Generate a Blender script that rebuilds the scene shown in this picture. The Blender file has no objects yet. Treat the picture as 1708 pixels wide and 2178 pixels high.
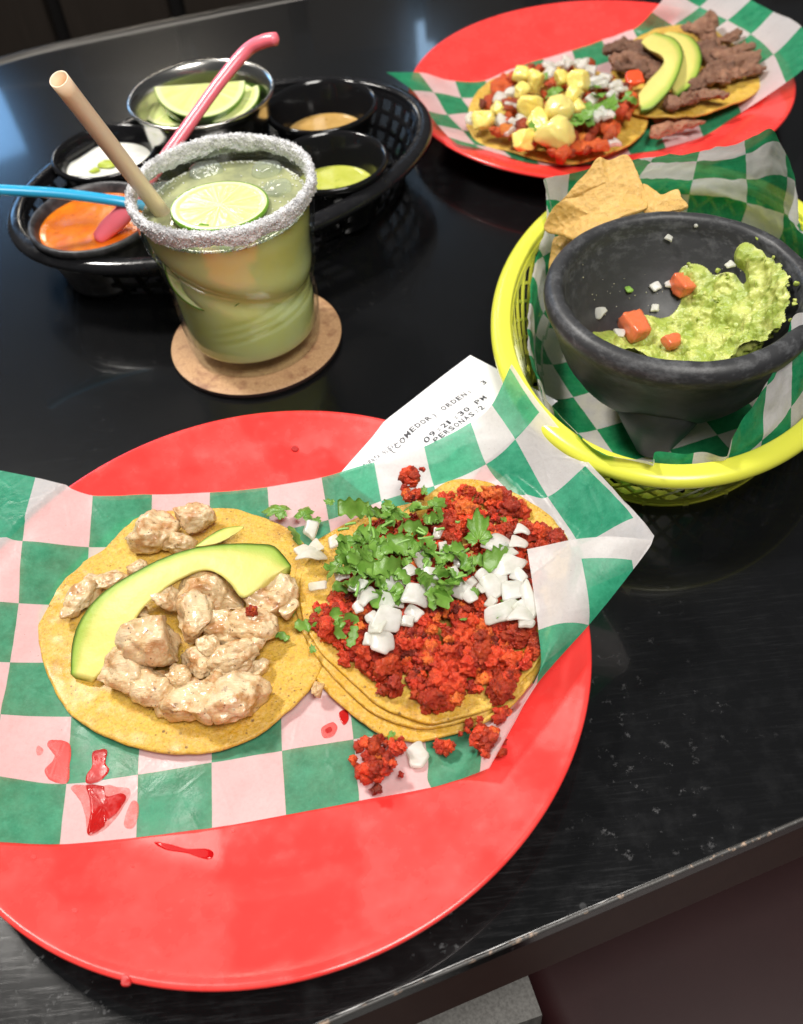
import bpy, bmesh, math, random
import numpy as np
from mathutils import Vector, Matrix, Euler

random.seed(7); rng = np.random.default_rng(7)
S = 0.01                      # everything below is written in centimetres
sc = bpy.context.scene
COL = sc.collection

# ------------------------------------------------------------------ camera
F, PITCH, ROLL, CH = 2055.0, math.radians(49.0), math.radians(-6.17), 34.9
PW, PH = 1708.0, 2177.5
cp, sp = math.cos(PITCH), math.sin(PITCH)
fw = np.array([0, cp, -sp]); rt = np.array([1., 0, 0]); up = np.cross(rt, fw)
cr, sr = math.cos(ROLL), math.sin(ROLL)
r2 = cr*rt + sr*up; u2 = -sr*rt + cr*up
cam = bpy.data.cameras.new('camera'); camo = bpy.data.objects.new('camera', cam); COL.objects.link(camo)
M = Matrix(((r2[0], u2[0], -fw[0], 0), (r2[1], u2[1], -fw[1], 0), (r2[2], u2[2], -fw[2], CH*S), (0, 0, 0, 1)))
camo.matrix_world = M
cam.sensor_fit = 'VERTICAL'; cam.sensor_height = 36.0; cam.lens = F/PH*36.0
cam.clip_start = 0.02; cam.clip_end = 50
cam.dof.use_dof = True; cam.dof.focus_distance = 0.405; cam.dof.aperture_fstop = cam.lens/3.0
sc.camera = camo

# ------------------------------------------------------------------ light
w = bpy.data.worlds.new('World'); sc.world = w; w.use_nodes = True
bg = w.node_tree.nodes['Background']; bg.inputs[0].default_value = (0.95, 0.97, 1.0, 1); bg.inputs[1].default_value = 0.07
sc.view_settings.view_transform = 'Standard'; sc.view_settings.look = 'None'
sc.view_settings.exposure = 0.0; sc.view_settings.gamma = 1.0
sc.render.engine = 'CYCLES'
sc.cycles.use_denoising = True
sc.cycles.max_bounces = 10; sc.cycles.transmission_bounces = 10; sc.cycles.transparent_max_bounces = 16
sc.cycles.caustics_reflective = False; sc.cycles.caustics_refractive = False
sc.cycles.sample_clamp_indirect = 4.0

def area(name, loc, target, size, power, color, size_y=None):
    l = bpy.data.lights.new(name, 'AREA'); l.energy = power; l.color = color
    l.size = size*S
    if size_y: l.shape = 'RECTANGLE'; l.size_y = size_y*S
    o = bpy.data.objects.new(name, l); COL.objects.link(o)
    o.location = Vector(loc)*S
    o.rotation_euler = (Vector(target)-Vector(loc)).to_track_quat('-Z', 'Y').to_euler()
    return o
area('ceiling_or_added_lamp', (-92, 112, 170), (0, 35, 0), 30, 42, (1.0, 0.955, 0.89))
area('ceiling_or_added_lamp', (35, -45, 190), (5, 40, 0), 80, 46, (1.0, 0.96, 0.90))  # added broad fill light from the camera side, no known lamp
area('ceiling_or_added_lamp', (-62, 330, 160), (-15, 80, 0), 26, 5, (1.0, 0.90, 0.75))  # added warm light far behind, to put highlights on trim and cups
area('blue_screen', (-150, 300, 100), (-20, 60, 0), 80, 7, (0.25, 0.55, 1.0), 45)
area('narrow_window', (25, 330, 120), (0, 70, 0), 6, .6, (0.45, 0.7, 1.0), 60)

# ------------------------------------------------------------------ helpers
def P(px, py, z):
    """the place at height z (cm) that the photograph shows at (px, py) of its 1708 x 2177 view"""
    d = fw*F + r2*(px-PW/2) - u2*(py-PH/2)
    t = (z-CH)/d[2]
    return np.array([d[0]*t, d[1]*t, z])
def PL(pts, z):
    return np.array([P(p[0], p[1], z if len(p) == 2 else p[2]) for p in pts])

RT = rng.permutation(4096); RV = rng.random(4096)*2-1
def vnoise(p, seed=0):
    p = np.asarray(p, float); i = np.floor(p).astype(np.int64); f = p-i; u = f*f*(3-2*f)
    out = np.zeros(len(p))
    for dx in (0, 1):
        wx = u[:, 0] if dx else 1-u[:, 0]
        a = RT[(i[:, 0]+dx+seed*131) & 4095]
        for dy in (0, 1):
            wy = u[:, 1] if dy else 1-u[:, 1]
            b = RT[(a+i[:, 1]+dy) & 4095]
            for dz in (0, 1):
                wz = u[:, 2] if dz else 1-u[:, 2]
                out += wx*wy*wz*RV[RT[(b+i[:, 2]+dz) & 4095]]
    return out
def fbm(p, octv=4, seed=0, gain=0.5):
    s = 0; a = 1; n = 0; p = np.asarray(p, float)
    for k in range(octv):
        s = s + a*vnoise(p*(2.03**k)+k*17.3, seed+k); n += a; a *= gain
    return s/n
def ss(x, a, b):
    t = np.clip((np.asarray(x, float)-a)/(b-a), 0, 1); return t*t*(3-2*t)

def make_mesh(name, V, F_, smooth=True, attrs=None, uv=None):
    """V in cm; F_ a list of index arrays (each uniform) or ragged lists"""
    me = bpy.data.meshes.new(name)
    V = np.asarray(V, np.float64)*S
    loops = []; starts = []; n = 0; totals = []
    for f in (F_ if isinstance(F_, (list, tuple)) else [F_]):
        if isinstance(f, np.ndarray):
            if f.size == 0: continue
            k = f.shape[1]; loops.append(f.ravel()); starts.append(n+np.arange(len(f))*k); totals.append(np.full(len(f), k)); n += f.size
        else:
            loops.append(np.array(f)); starts.append(np.array([n])); totals.append(np.array([len(f)])); n += len(f)
    L = np.concatenate(loops).astype(np.int32); st = np.concatenate(starts).astype(np.int32)
    me.vertices.add(len(V)); me.vertices.foreach_set('co', V.astype(np.float32).ravel())
    me.loops.add(len(L)); me.loops.foreach_set('vertex_index', L)
    me.polygons.add(len(st)); me.polygons.foreach_set('loop_start', st)
    me.update(calc_edges=True)
    me.polygons.foreach_set('use_smooth', np.full(len(st), smooth))
    if attrs is not None:
        for an, val in attrs.items():
            val = np.asarray(val, np.float32)
            if val.ndim == 1: val = np.stack([val, val, val], 1)
            a = me.color_attributes.new(an, 'FLOAT_COLOR', 'POINT')
            a.data.foreach_set('color', np.c_[val, np.ones(len(val))].astype(np.float32).ravel())
    if uv is not None:
        ul = me.uv_layers.new(name='UVMap'); ul.data.foreach_set('uv', np.asarray(uv, np.float32)[L].ravel())
    me.validate()
    return me

def tag(o, label=None, cat=None, group=None, kind=None):
    if label: o['label'] = label
    if cat: o['category'] = cat
    if group: o['group'] = group
    if kind: o['kind'] = kind
    return o
def place(me, name, loc=(0, 0, 0), rot=(0, 0, 0), scale=(1, 1, 1), mat=None, parent=None, **kw):
    o = bpy.data.objects.new(name, me); COL.objects.link(o)
    o.location = Vector([float(c) for c in loc])*S; o.rotation_euler = rot; o.scale = scale
    if mat and not me.materials: me.materials.append(mat)
    if parent: o.parent = parent
    return tag(o, **kw)
def mk(name, V, F_, mat, loc=None, parent=None, smooth=True, attrs=None, uv=None, **kw):
    """one mesh object; V in world cm, its origin at loc (or at its parent's)"""
    V = np.asarray(V, float)
    if parent is not None:
        org = np.array(parent['_o'])
        me = make_mesh(name, V-org, F_, smooth, attrs, uv); me.materials.append(mat)
        o = bpy.data.objects.new(name, me); COL.objects.link(o); o.parent = parent
        if '_p' in parent: pass
    else:
        org = np.array(loc if loc is not None else [V[:, 0].mean(), V[:, 1].mean(), V[:, 2].min()], float)
        me = make_mesh(name, V-org, F_, smooth, attrs, uv); me.materials.append(mat)
        o = bpy.data.objects.new(name, me); COL.objects.link(o); o.location = Vector(org)*S
    ORG[o.name] = tuple(org)
    return tag(o, **kw)
ORG = {}
class _P:
    pass
def mkp(parent, name, V, F_, mat, smooth=True, attrs=None, uv=None, **kw):
    """a part: V in world cm"""
    org = np.array(ORG[parent.name])
    me = make_mesh(name, np.asarray(V, float)-org, F_, smooth, attrs, uv); me.materials.append(mat)
    o = bpy.data.objects.new(name, me); COL.objects.link(o); o.parent = parent
    ORG[o.name] = tuple(org)
    return tag(o, **kw)
def empty(name, loc, **kw):
    o = bpy.data.objects.new(name, None); COL.objects.link(o); o.location = Vector([float(c) for c in loc])*S
    o.empty_display_size = 0.02
    ORG[o.name] = tuple(loc); return tag(o, **kw)

def gridf(n, m, closeu=False, off=0, flip=False):
    """faces of an n x m vertex grid (row-major); closeu wraps along m"""
    i = np.arange(n-1)[:, None]; j = np.arange(m if closeu else m-1)[None, :]; j2 = (j+1) % m
    a = i*m+j; b = i*m+j2; c = (i+1)*m+j2; d = (i+1)*m+j
    q = np.stack([a, b, c, d], -1).reshape(-1, 4)+off
    return q[:, ::-1] if flip else q
class Acc:
    """collects pieces into one mesh"""
    def __init__(s): s.V = []; s.F = []; s.A = []; s.n = 0
    def add(s, V, F_, a=None):
        V = np.asarray(V, float)
        for f in (F_ if isinstance(F_, list) else [F_]):
            s.F.append(f+s.n if isinstance(f, np.ndarray) else [k+s.n for k in f])
        s.V.append(V); s.n += len(V)
        if a is not None: s.A.append(np.broadcast_to(np.asarray(a, float), (len(V), 3)))
    def get(s):
        # merge arrays of the same width
        out = {}
        rag = []
        for f in s.F:
            if isinstance(f, np.ndarray): out.setdefault(f.shape[1], []).append(f)
            else: rag.append(f)
        return np.concatenate(s.V), [np.concatenate(v) for v in out.values()]+rag
    def attr(s): return np.concatenate(s.A)

def catmull(pts, n, closed=False):
    pts = np.asarray(pts, float); m = len(pts)
    if closed: q = np.concatenate([pts[-1:], pts, pts[:2]])
    else: q = np.concatenate([2*pts[:1]-pts[1:2], pts, 2*pts[-1:]-pts[-2:-1]])
    seg = m if closed else m-1
    t = np.linspace(0, seg, n, endpoint=not closed); i = np.minimum(t.astype(int), seg-1); f = (t-i)[:, None]
    p0, p1, p2, p3 = q[i], q[i+1], q[i+2], q[i+3]
    return 0.5*((2*p1)+(-p0+p2)*f+(2*p0-5*p1+4*p2-p3)*f*f+(-p0+3*p1-3*p2+p3)*f**3)

def lathe(prof, n=96, c=(0, 0), fn=None, closed_prof=False):
    prof = np.asarray(prof, float); th = np.arange(n)*2*math.pi/n
    R, Z = prof[:, 0], prof[:, 1]
    V = np.zeros((len(prof), n, 3))
    V[..., 0] = c[0]+R[:, None]*np.cos(th); V[..., 1] = c[1]+R[:, None]*np.sin(th); V[..., 2] = Z[:, None]
    V = V.reshape(-1, 3)
    if fn: V = fn(V)
    return V, gridf(len(prof), n, True)
def tube(path, rad, n=12, cap=True, hollow=False):
    path = np.asarray(path, float); m = len(path); rad = np.broadcast_to(rad, (m,))
    T = np.gradient(path, axis=0); T /= np.linalg.norm(T, axis=1)[:, None]
    u = np.cross(T[0], [0.3, 0.2, 1.]); u /= np.linalg.norm(u); V = []
    for k in range(m):
        u = u-T[k]*(u@T[k]); u /= np.linalg.norm(u); v = np.cross(T[k], u)
        a = np.arange(n)*2*math.pi/n
        V.append(path[k]+rad[k]*(np.cos(a)[:, None]*u+np.sin(a)[:, None]*v))
    V = np.concatenate(V); Fc = [gridf(m, n, True)]
    if cap: Fc += [list(range(n))[::-1], [(m-1)*n+i for i in range(n)]]
    return V, Fc
def sweep(path, nrm, wdt, th):
    """flat bar along a path: width across, thickness along nrm"""
    path = np.asarray(path, float); nrm = np.broadcast_to(nrm, path.shape)
    T = np.gradient(path, axis=0); T /= np.linalg.norm(T, axis=1)[:, None]
    b = np.cross(T, nrm); b /= np.linalg.norm(b, axis=1)[:, None]
    V = np.stack([path+b*wdt/2+nrm*th/2, path-b*wdt/2+nrm*th/2, path-b*wdt/2-nrm*th/2, path+b*wdt/2-nrm*th/2], 1)
    m = len(path)
    return V.reshape(-1, 3), [gridf(m, 4, True), [3, 2, 1, 0], [(m-1)*4+i for i in range(4)]]

def block(rad, seed, lvl=4, k=.42, amp=.10, fine=.02):
    V0, Fc = ico(lvl); r = np.random.default_rng(seed)
    V = V0/np.abs(V0).max(1)[:, None]*k+V0*(1-k); V = V*(1+r.uniform(-.12, .12, 3)*np.sign(V[:, [1, 2, 0]])*np.abs(V[:, [1, 2, 0]]))
    V = V*np.asarray(rad, float); V = V+V0*(fbm(V*2.0+seed, 3, seed)*amp+fbm(V*9+seed, 2, seed)*fine)[:, None]
    return V, Fc
_ico = {}
def ico(k):
    if k not in _ico:
        bm = bmesh.new(); bmesh.ops.create_icosphere(bm, subdivisions=k, radius=1)
        bm.verts.ensure_lookup_table()
        _ico[k] = (np.array([v.co[:] for v in bm.verts]), np.array([[v.index for v in f.verts] for f in bm.faces])); bm.free()
    return _ico[k]
def rotm(rx, ry, rz):
    return np.array(Euler((rx, ry, rz)).to_matrix())
def chunk(rad, seed, lvl=4, cuts=7, boxy=0.75, amp=0.10, fibre=0.0, freq=1.6, fine=0.03):
    V0, Fc = ico(lvl); r = np.random.default_rng(seed)
    V = np.sign(V0)*np.abs(V0)**boxy; V = V/np.linalg.norm(V, axis=1)[:, None]**0.6
    for k in range(cuts):
        n = r.normal(size=3); n /= np.linalg.norm(n); o = r.uniform(0.45, 0.85)
        V = V-np.maximum(0, V@n-o)[:, None]*n*0.9
    V = V/np.abs(V).max(0)*1.0
    rad = np.asarray(rad, float); V = V*rad; m = rad.mean()
    N = V0/rad; N /= np.linalg.norm(N, axis=1)[:, None]
    off = r.uniform(-50, 50, 3)
    d = fbm(V*freq/m+off, 3, seed)*amp*m*1.6
    if fibre:
        q = V@rotm(0.3, 0.4, r.uniform(-.4, .4)).T
        q = q*np.array([0.9, 5.0, 4.0])+fbm(V*2.0+off, 2, seed)[:, None]*0.7+off
        d = d-np.abs(vnoise(q, seed+3))*fibre
    d = d+fbm(V*8/m**0.3+off, 2, seed+5)*fine
    return V+N*d[:, None], Fc
def slab(bnd, center, thick, rings=14, n=96, top=None, edge=0.0, smooth_edge=True, closed=True):
    """a thin plate over a star-shaped outline: bnd (k,3) world cm (z of its underside), centre point"""
    B = catmull(bnd, n, True) if closed else np.asarray(bnd, float); n = len(B)
    c = np.asarray(center, float)
    if edge:
        a = np.arange(n)
        rr = 1+edge*fbm(np.c_[B[:, 0]*1.3, B[:, 1]*1.3, np.zeros(n)+c[0]], 4, 3)
        B = np.c_[c[:2]+(B[:, :2]-c[:2])*rr[:, None], B[:, 2]]
    s = np.linspace(0, 1, rings+1)[1:]
    prof = []
    for t in s: prof.append((t*(1 - 0.0), 1))
    V = [c[None]+[[0, 0, thick]]]
    for t in s[:-1]:
        V.append(c+(B-c)*t+[0, 0, thick])
    e = 0.25*thick/np.linalg.norm((B-c)[:, :2], axis=1)[:, None]
    V.append(c+(B-c)*(1-e)+[0, 0, thick*0.97]); V.append(c+(B-c)*1.0+[0, 0, thick*0.6]); V.append(c+(B-c)*1.0+[0, 0, thick*0.25]); V.append(c+(B-c)*(1-e)+[0, 0, 0.0])
    V.append(c+(B-c)*0.5); V.append(c[None])
    Fc = []
    i = np.arange(n); j = (i+1) % n
    Fc.append(np.stack([np.zeros(n, int), 1+i, 1+j], 1))
    nr = len(s)-1+5
    Fc.append(gridf(nr, n, True, 1)[:, ::-1])
    last = 1+nr*n
    Fc.append(np.stack([np.full(n, last), 1+(nr-1)*n+j, 1+(nr-1)*n+i], 1))
    V = np.concatenate([np.atleast_2d(x) for x in V])
    return V, Fc

# ------------------------------------------------------------------ material helper
class Mt:
    def __init__(s, name):
        s.m = bpy.data.materials.new(name); s.m.use_nodes = True; s.t = s.m.node_tree; s.n = s.t.nodes; s.l = s.t.links
        s.b = s.n['Principled BSDF']; s.o = s.n['Material Output']; s._c = {}
    def new(s, typ, **kw):
        x = s.n.new(typ)
        for k, v in kw.items(): setattr(x, k, v)
        return x
    def coord(s, which='Object'):
        if which not in s._c:
            if which == 'World': out = s.new('ShaderNodeNewGeometry').outputs['Position']
            else: out = s.new('ShaderNodeTexCoord').outputs[which]
            if which == 'UV': s._c[which] = out
            else:
                v = s.new('ShaderNodeVectorMath', operation='SCALE'); s.l.new(out, v.inputs[0]); v.inputs['Scale'].default_value = 100
                out = v.outputs[0]
                if which == 'Object':
                    oi = s.new('ShaderNodeObjectInfo'); a = s.new('ShaderNodeVectorMath', operation='MULTIPLY_ADD')
                    cmb = s.new('ShaderNodeCombineXYZ')
                    for k in range(3): s.l.new(oi.outputs['Random'], cmb.inputs[k])
                    s.l.new(cmb.outputs[0], a.inputs[0]); a.inputs[1].default_value = (91, 53, 37); s.l.new(out, a.inputs[2]); out = a.outputs[0]
                s._c[which] = out
        return s._c[which]
    def map(s, vec, scale=(1, 1, 1), rot=(0, 0, 0)):
        x = s.new('ShaderNodeMapping'); s.l.new(vec, x.inputs[0]); x.inputs['Scale'].default_value = scale; x.inputs['Rotation'].default_value = rot
        return x.outputs[0]
    def noise(s, scale, detail=3, rough=0.55, vec=None, out=0, dist=0.0):
        x = s.new('ShaderNodeTexNoise'); s.l.new(vec if vec is not None else s.coord(), x.inputs['Vector'])
        x.inputs['Scale'].default_value = scale; x.inputs['Detail'].default_value = detail; x.inputs['Roughness'].default_value = rough
        x.inputs['Distortion'].default_value = dist
        return x.outputs[out]
    def voro(s, scale, vec=None, feature='F1', rnd=1.0, out='Distance'):
        x = s.new('ShaderNodeTexVoronoi', feature=feature); s.l.new(vec if vec is not None else s.coord(), x.inputs['Vector'])
        x.inputs['Scale'].default_value = scale; x.inputs['Randomness'].default_value = rnd
        return x.outputs[out]
    def ramp(s, fac, stops, interp='LINEAR'):
        x = s.new('ShaderNodeValToRGB'); s.l.new(fac, x.inputs[0]); cr_ = x.color_ramp; cr_.interpolation = interp
        while len(cr_.elements) > 1: cr_.elements.remove(cr_.elements[-1])
        cr_.elements[0].position = stops[0][0]; cr_.elements[0].color = s.c4(stops[0][1])
        for p, c in stops[1:]:
            e = cr_.elements.new(p); e.color = s.c4(c)
        return x.outputs[0]
    @staticmethod
    def c4(c):
        if isinstance(c, (int, float)): return (c, c, c, 1)
        return (*c, 1)
    def setin(s, sock, v):
        if isinstance(v, bpy.types.NodeSocket): s.l.new(v, sock)
        elif isinstance(v, (tuple, list)) and sock.type == 'RGBA': sock.default_value = s.c4(v)
        elif isinstance(v, (tuple, list)): sock.default_value = v
        elif sock.type == 'RGBA': sock.default_value = s.c4(v)
        else: sock.default_value = v
    def mix(s, fac, a, b, blend='MIX'):
        x = s.new('ShaderNodeMix', data_type='RGBA', blend_type=blend)
        s.setin(x.inputs[0], fac); s.setin(x.inputs[6], a); s.setin(x.inputs[7], b)
        return x.outputs[2]
    def math(s, op, a, b=0.0, c=None, clamp=False):
        x = s.new('ShaderNodeMath', operation=op, use_clamp=clamp); s.setin(x.inputs[0], a); s.setin(x.inputs[1], b)
        if c is not None: s.setin(x.inputs[2], c)
        return x.outputs[0]
    def attr(s, name):
        x = s.new('ShaderNodeAttribute', attribute_name=name); return x.outputs['Color']
    def sep(s, v):
        x = s.new('ShaderNodeSeparateXYZ'); s.l.new(v, x.inputs[0]); return x.outputs
    def bump(s, h, strength=0.5, dist_cm=0.1, nrm=None):
        x = s.new('ShaderNodeBump'); s.setin(x.inputs['Height'], h); x.inputs['Strength'].default_value = strength; x.inputs['Distance'].default_value = dist_cm*S
        if nrm is not None: s.l.new(nrm, x.inputs['Normal'])
        return x.outputs[0]
    def set(s, **kw):
        names = dict(base='Base Color', rough='Roughness', metal='Metallic', spec='Specular IOR Level', ior='IOR', trans='Transmission Weight',
                     normal='Normal', sss='Subsurface Weight', sssr='Subsurface Radius', ssss='Subsurface Scale', coat='Coat Weight', coatr='Coat Roughness',
                     emis='Emission Color', emiss='Emission Strength', alpha='Alpha', sheen='Sheen Weight', tint='Specular Tint')
        for k, v in kw.items(): s.setin(s.b.inputs[names[k]], v)
        return s.m

# ------------------------------------------------------------------ materials
def mat_table():
    m = Mt('table_laminate'); v = m.coord('World')
    big = m.noise(0.10, 4, .6, v); sm = m.noise(0.9, 5, .65, v)
    vs = m.map(v, (0.35, 5.0, 1), (0, 0, math.radians(-35)))
    scr = m.noise(1.3, 6, .7, vs)
    vs2 = m.map(v, (0.25, 7.0, 1), (0, 0, math.radians(22)))
    scr2 = m.noise(1.1, 6, .75, vs2)
    s1 = m.ramp(scr, [(.52, 0), (.72, 1)]); s2 = m.ramp(scr2, [(.56, 0), (.72, 1)])
    smu = m.ramp(sm, [(.48, 0), (.70, 1)])
    dirt_haze = m.math('ADD', m.math('MULTIPLY', s1, .6), m.math('MULTIPLY', s2, .5))
    dirt_haze = m.math('MULTIPLY', dirt_haze, m.ramp(big, [(.42, .15), (.62, 1)]))
    dirt_haze = m.math('ADD', dirt_haze, m.math('MULTIPLY', smu, .15), clamp=True)
    # chalky scuffs and specks
    sp_ = m.voro(.55, v); spk = m.ramp(sp_, [(.0, 1), (.055, 1), (.08, 0)])
    spm = m.ramp(m.noise(.35, 2, .5, v), [(.56, 0), (.64, 1)])
    sc_ = m.ramp(m.noise(1.5, 6, .75, v), [(.60, 0), (.66, 1)]); scm = m.ramp(m.noise(.16, 1, .5, v), [(.46, 0), (.56, 1)])
    spots = m.math('MAXIMUM', m.math('MULTIPLY', spk, spm), m.math('MULTIPLY', sc_, scm))
    wy = m.sep(v)[1]; worn = m.ramp(m.math('MULTIPLY_ADD', wy, -.025, 1.0, clamp=True), [(.35, .10), (.72, 1)])  # scuffs grow towards the front; their grey also paints in the gloss haze
    dirt_haze = m.math('MULTIPLY', dirt_haze, worn); spots = m.math('MULTIPLY', spots, worn)
    base = m.mix(dirt_haze, (.004, .0042, .0047), (.040, .041, .044)); base = m.mix(m.math('MULTIPLY', spots, .7), base, (.12, .12, .125))
    rg = m.ramp(dirt_haze, [(0, .20), (1, .48)])
    m.set(base=base, rough=rg, spec=.45, coat=.55, coatr=m.ramp(dirt_haze, [(0, .05), (1, .22)]),
          normal=m.bump(dirt_haze, .12, .02))
    return m.m
def mat_plain(name, col, rough=.4, **kw):
    m = Mt(name); return m.set(base=col, rough=rough, **kw)
def mat_plate():
    m = Mt('red_melamine'); v = m.coord('World')
    n = m.noise(.55, 4, .6, v); sm = m.ramp(n, [(.5, 0), (.66, 1)])
    n2 = m.noise(2.2, 5, .7, v)
    wet = m.ramp(m.noise(.22, 3, .5, v), [(.50, 0), (.56, 1)])
    base = m.mix(m.math('MULTIPLY', sm, .22), (.93, .056, .050), (.94, .10, .09))
    base = m.mix(m.math('MULTIPLY', m.ramp(n2, [(.55, 0), (.7, 1)]), .25), base, (.86, .11, .10))
    kn = m.ramp(m.noise(1.0, 6, .8, m.map(v, (.35, 9, 1), (0, 0, math.radians(-32)))), [(.66, 0), (.70, 1)]); kn = m.math('MULTIPLY', kn, m.ramp(m.noise(.3, 2, .5, v), [(.5, 0), (.6, 1)]))
    base = m.mix(m.math('MULTIPLY', kn, .5), base, (.60, .03, .03))
    base = m.mix(m.math('MULTIPLY', wet, .22), base, (.86, .022, .022))
    r = m.math('ADD', m.ramp(n, [(.3, .20), (.7, .36)]), m.math('MULTIPLY', wet, -.12))
    return m.set(base=base, rough=r, spec=.45, sss=.06, sssr=(1, .1, .08), ssss=.003, coat=.25, coatr=.12, normal=m.bump(m.noise(6, 4, .6, v), .06, .02))
def mat_paper(name, thru=(.13, .22), margin=None, stains=False, green=(.035, .36, .20)):
    m = Mt(name); uv = m.coord('UV'); x, y = m.sep(uv)[0:2]
    fx = m.math('FLOOR', x); fy = m.math('FLOOR', y)
    par = m.math('PINGPONG', m.math('ADD', fx, fy), 1.0)      # 0 even, 1 odd
    g = m.math('SUBTRACT', 1.0, par)
    if margin is not None: g = m.math('MULTIPLY', g, m.math('LESS_THAN', x, margin))
    v = m.coord('World'); n = m.noise(1.6, 5, .7, v); mott = m.noise(7, 3, .7, v)
    gc = m.mix(m.ramp(n, [(.35, 0), (.65, 1)]), green, tuple(c*1.35+.02 for c in green))
    gc = m.mix(m.ramp(mott, [(.5, 0), (.75, .45)]), gc, tuple(c*1.6+.04 for c in green))
    wc = m.mix(m.ramp(mott, [(.45, 0), (.75, 1)]), (.80, .77, .77), (.73, .70, .70))
    base = m.mix(g, wc, gc)
    spk = m.ramp(m.voro(3.2, v), [(.0, 1), (.05, 1), (.07, 0)]); spm = m.ramp(m.noise(.9, 2, .5, v), [(.5, 0), (.6, 1)])
    base = m.mix(m.math('MULTIPLY', m.math('MULTIPLY', spk, spm), .55), base, (.22, .13, .07))
    rough = m.ramp(m.noise(.4, 3, .6, v), [(.4, .25), (.65, .6)])
    cw = m.voro(.55, m.map(v, (1, 1, 1)), 'DISTANCE_TO_EDGE'); cw = m.ramp(cw, [(0, 1), (.06, 0)]); bump = m.bump(m.math('ADD', m.noise(2.5, 5, .7, v), m.math('ADD', m.math('MULTIPLY', cw, .35), m.math('MULTIPLY', m.noise(.6, 3, .6, v), 2.0))), .4, .05)
    m.set(base=base, rough=rough, spec=.35, normal=bump)
    # thin greased paper: some light passes straight through, some scatters through
    tr = m.new('ShaderNodeBsdfTransparent'); tr.inputs[0].default_value = (1, .97, .95, 1)
    tl = m.new('ShaderNodeBsdfTranslucent'); m.l.new(base, tl.inputs[0])
    m1 = m.new('ShaderNodeMixShader'); m1.inputs[0].default_value = .40; m.l.new(m.b.outputs[0], m1.inputs[1]); m.l.new(tl.outputs[0], m1.inputs[2])
    m2 = m.new('ShaderNodeMixShader'); m.setin(m2.inputs[0], m.ramp(m.noise(.35, 3, .6, v), [(.4, thru[0]), (.65, thru[1])])); m.l.new(m1.outputs[0], m2.inputs[1]); m.l.new(tr.outputs[0], m2.inputs[2])
    m.l.new(m2.outputs[0], m.o.inputs['Surface'])
    return m.m
def mat_tortilla(name='corn_tortilla'):
    m = Mt(name); v = m.coord('World')
    n = m.noise(.35, 4, .6, v); f = m.noise(5, 5, .7, v); mid = m.noise(1.3, 4, .6, v)
    base = m.mix(m.ramp(n, [(.38, 0), (.62, 1)]), (.70, .46, .065), (.62, .34, .016))
    base = m.mix(m.ramp(f, [(.45, 0), (.7, .8)]), base, (.72, .47, .14))
    base = m.mix(m.ramp(mid, [(.56, 0), (.68, .5)]), base, (.46, .21, .04))
    sp_ = m.ramp(m.math('ADD', m.voro(1.5, v), m.math('MULTIPLY', m.noise(6, 3, .6, v), .12)), [(0, 1), (.13, 1), (.19, 0)]); msk = m.ramp(m.noise(1.1, 3, .6, v), [(.50, 0), (.58, 1)])
    base = m.mix(m.math('MULTIPLY', m.math('MULTIPLY', sp_, msk), .85), base, (.10, .04, .012))
    sp2 = m.ramp(m.noise(2.8, 5, .75, v), [(.68, 0), (.73, 1)])
    base = m.mix(m.math('MULTIPLY', sp2, .75), base, (.16, .06, .015))
    grn = m.ramp(m.noise(9, 4, .8, v), [(.50, 0), (.66, .8)]); base = m.mix(grn, base, (.36, .19, .028))
    pale = m.ramp(m.noise(3.4, 5, .8, v), [(.54, 0), (.68, .7)]); base = m.mix(pale, base, (.80, .56, .20))
    fl = m.ramp(m.voro(4.2, v), [(0, 1), (.16, 1), (.24, 0)]); flm = m.ramp(m.noise(.9, 3, .6, v), [(.50, 0), (.62, .8)]); base = m.mix(m.math('MULTIPLY', fl, flm), base, (.16, .065, .015))
    tb = m.ramp(m.noise(.75, 5, .7, v), [(.62, 0), (.74, .5)]); base = m.mix(tb, base, (.34, .15, .03))
    wet = m.ramp(n, [(.42, 0), (.60, 1)])
    rough = m.math('ADD', m.math('MULTIPLY', wet, -.28), .55)
    h = m.math('ADD', m.noise(6, 5, .7, v), m.math('MULTIPLY', m.noise(1.4, 3, .6, v), 1.2)); h = m.math('ADD', h, m.math('MULTIPLY', m.voro(3.2, v), .5))
    return m.set(base=base, rough=rough, spec=.5, coat=m.math('MULTIPLY', wet, .18), coatr=.2, sss=.08, sssr=(1, .6, .25), ssss=.002, normal=m.bump(h, .9, .08))
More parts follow.
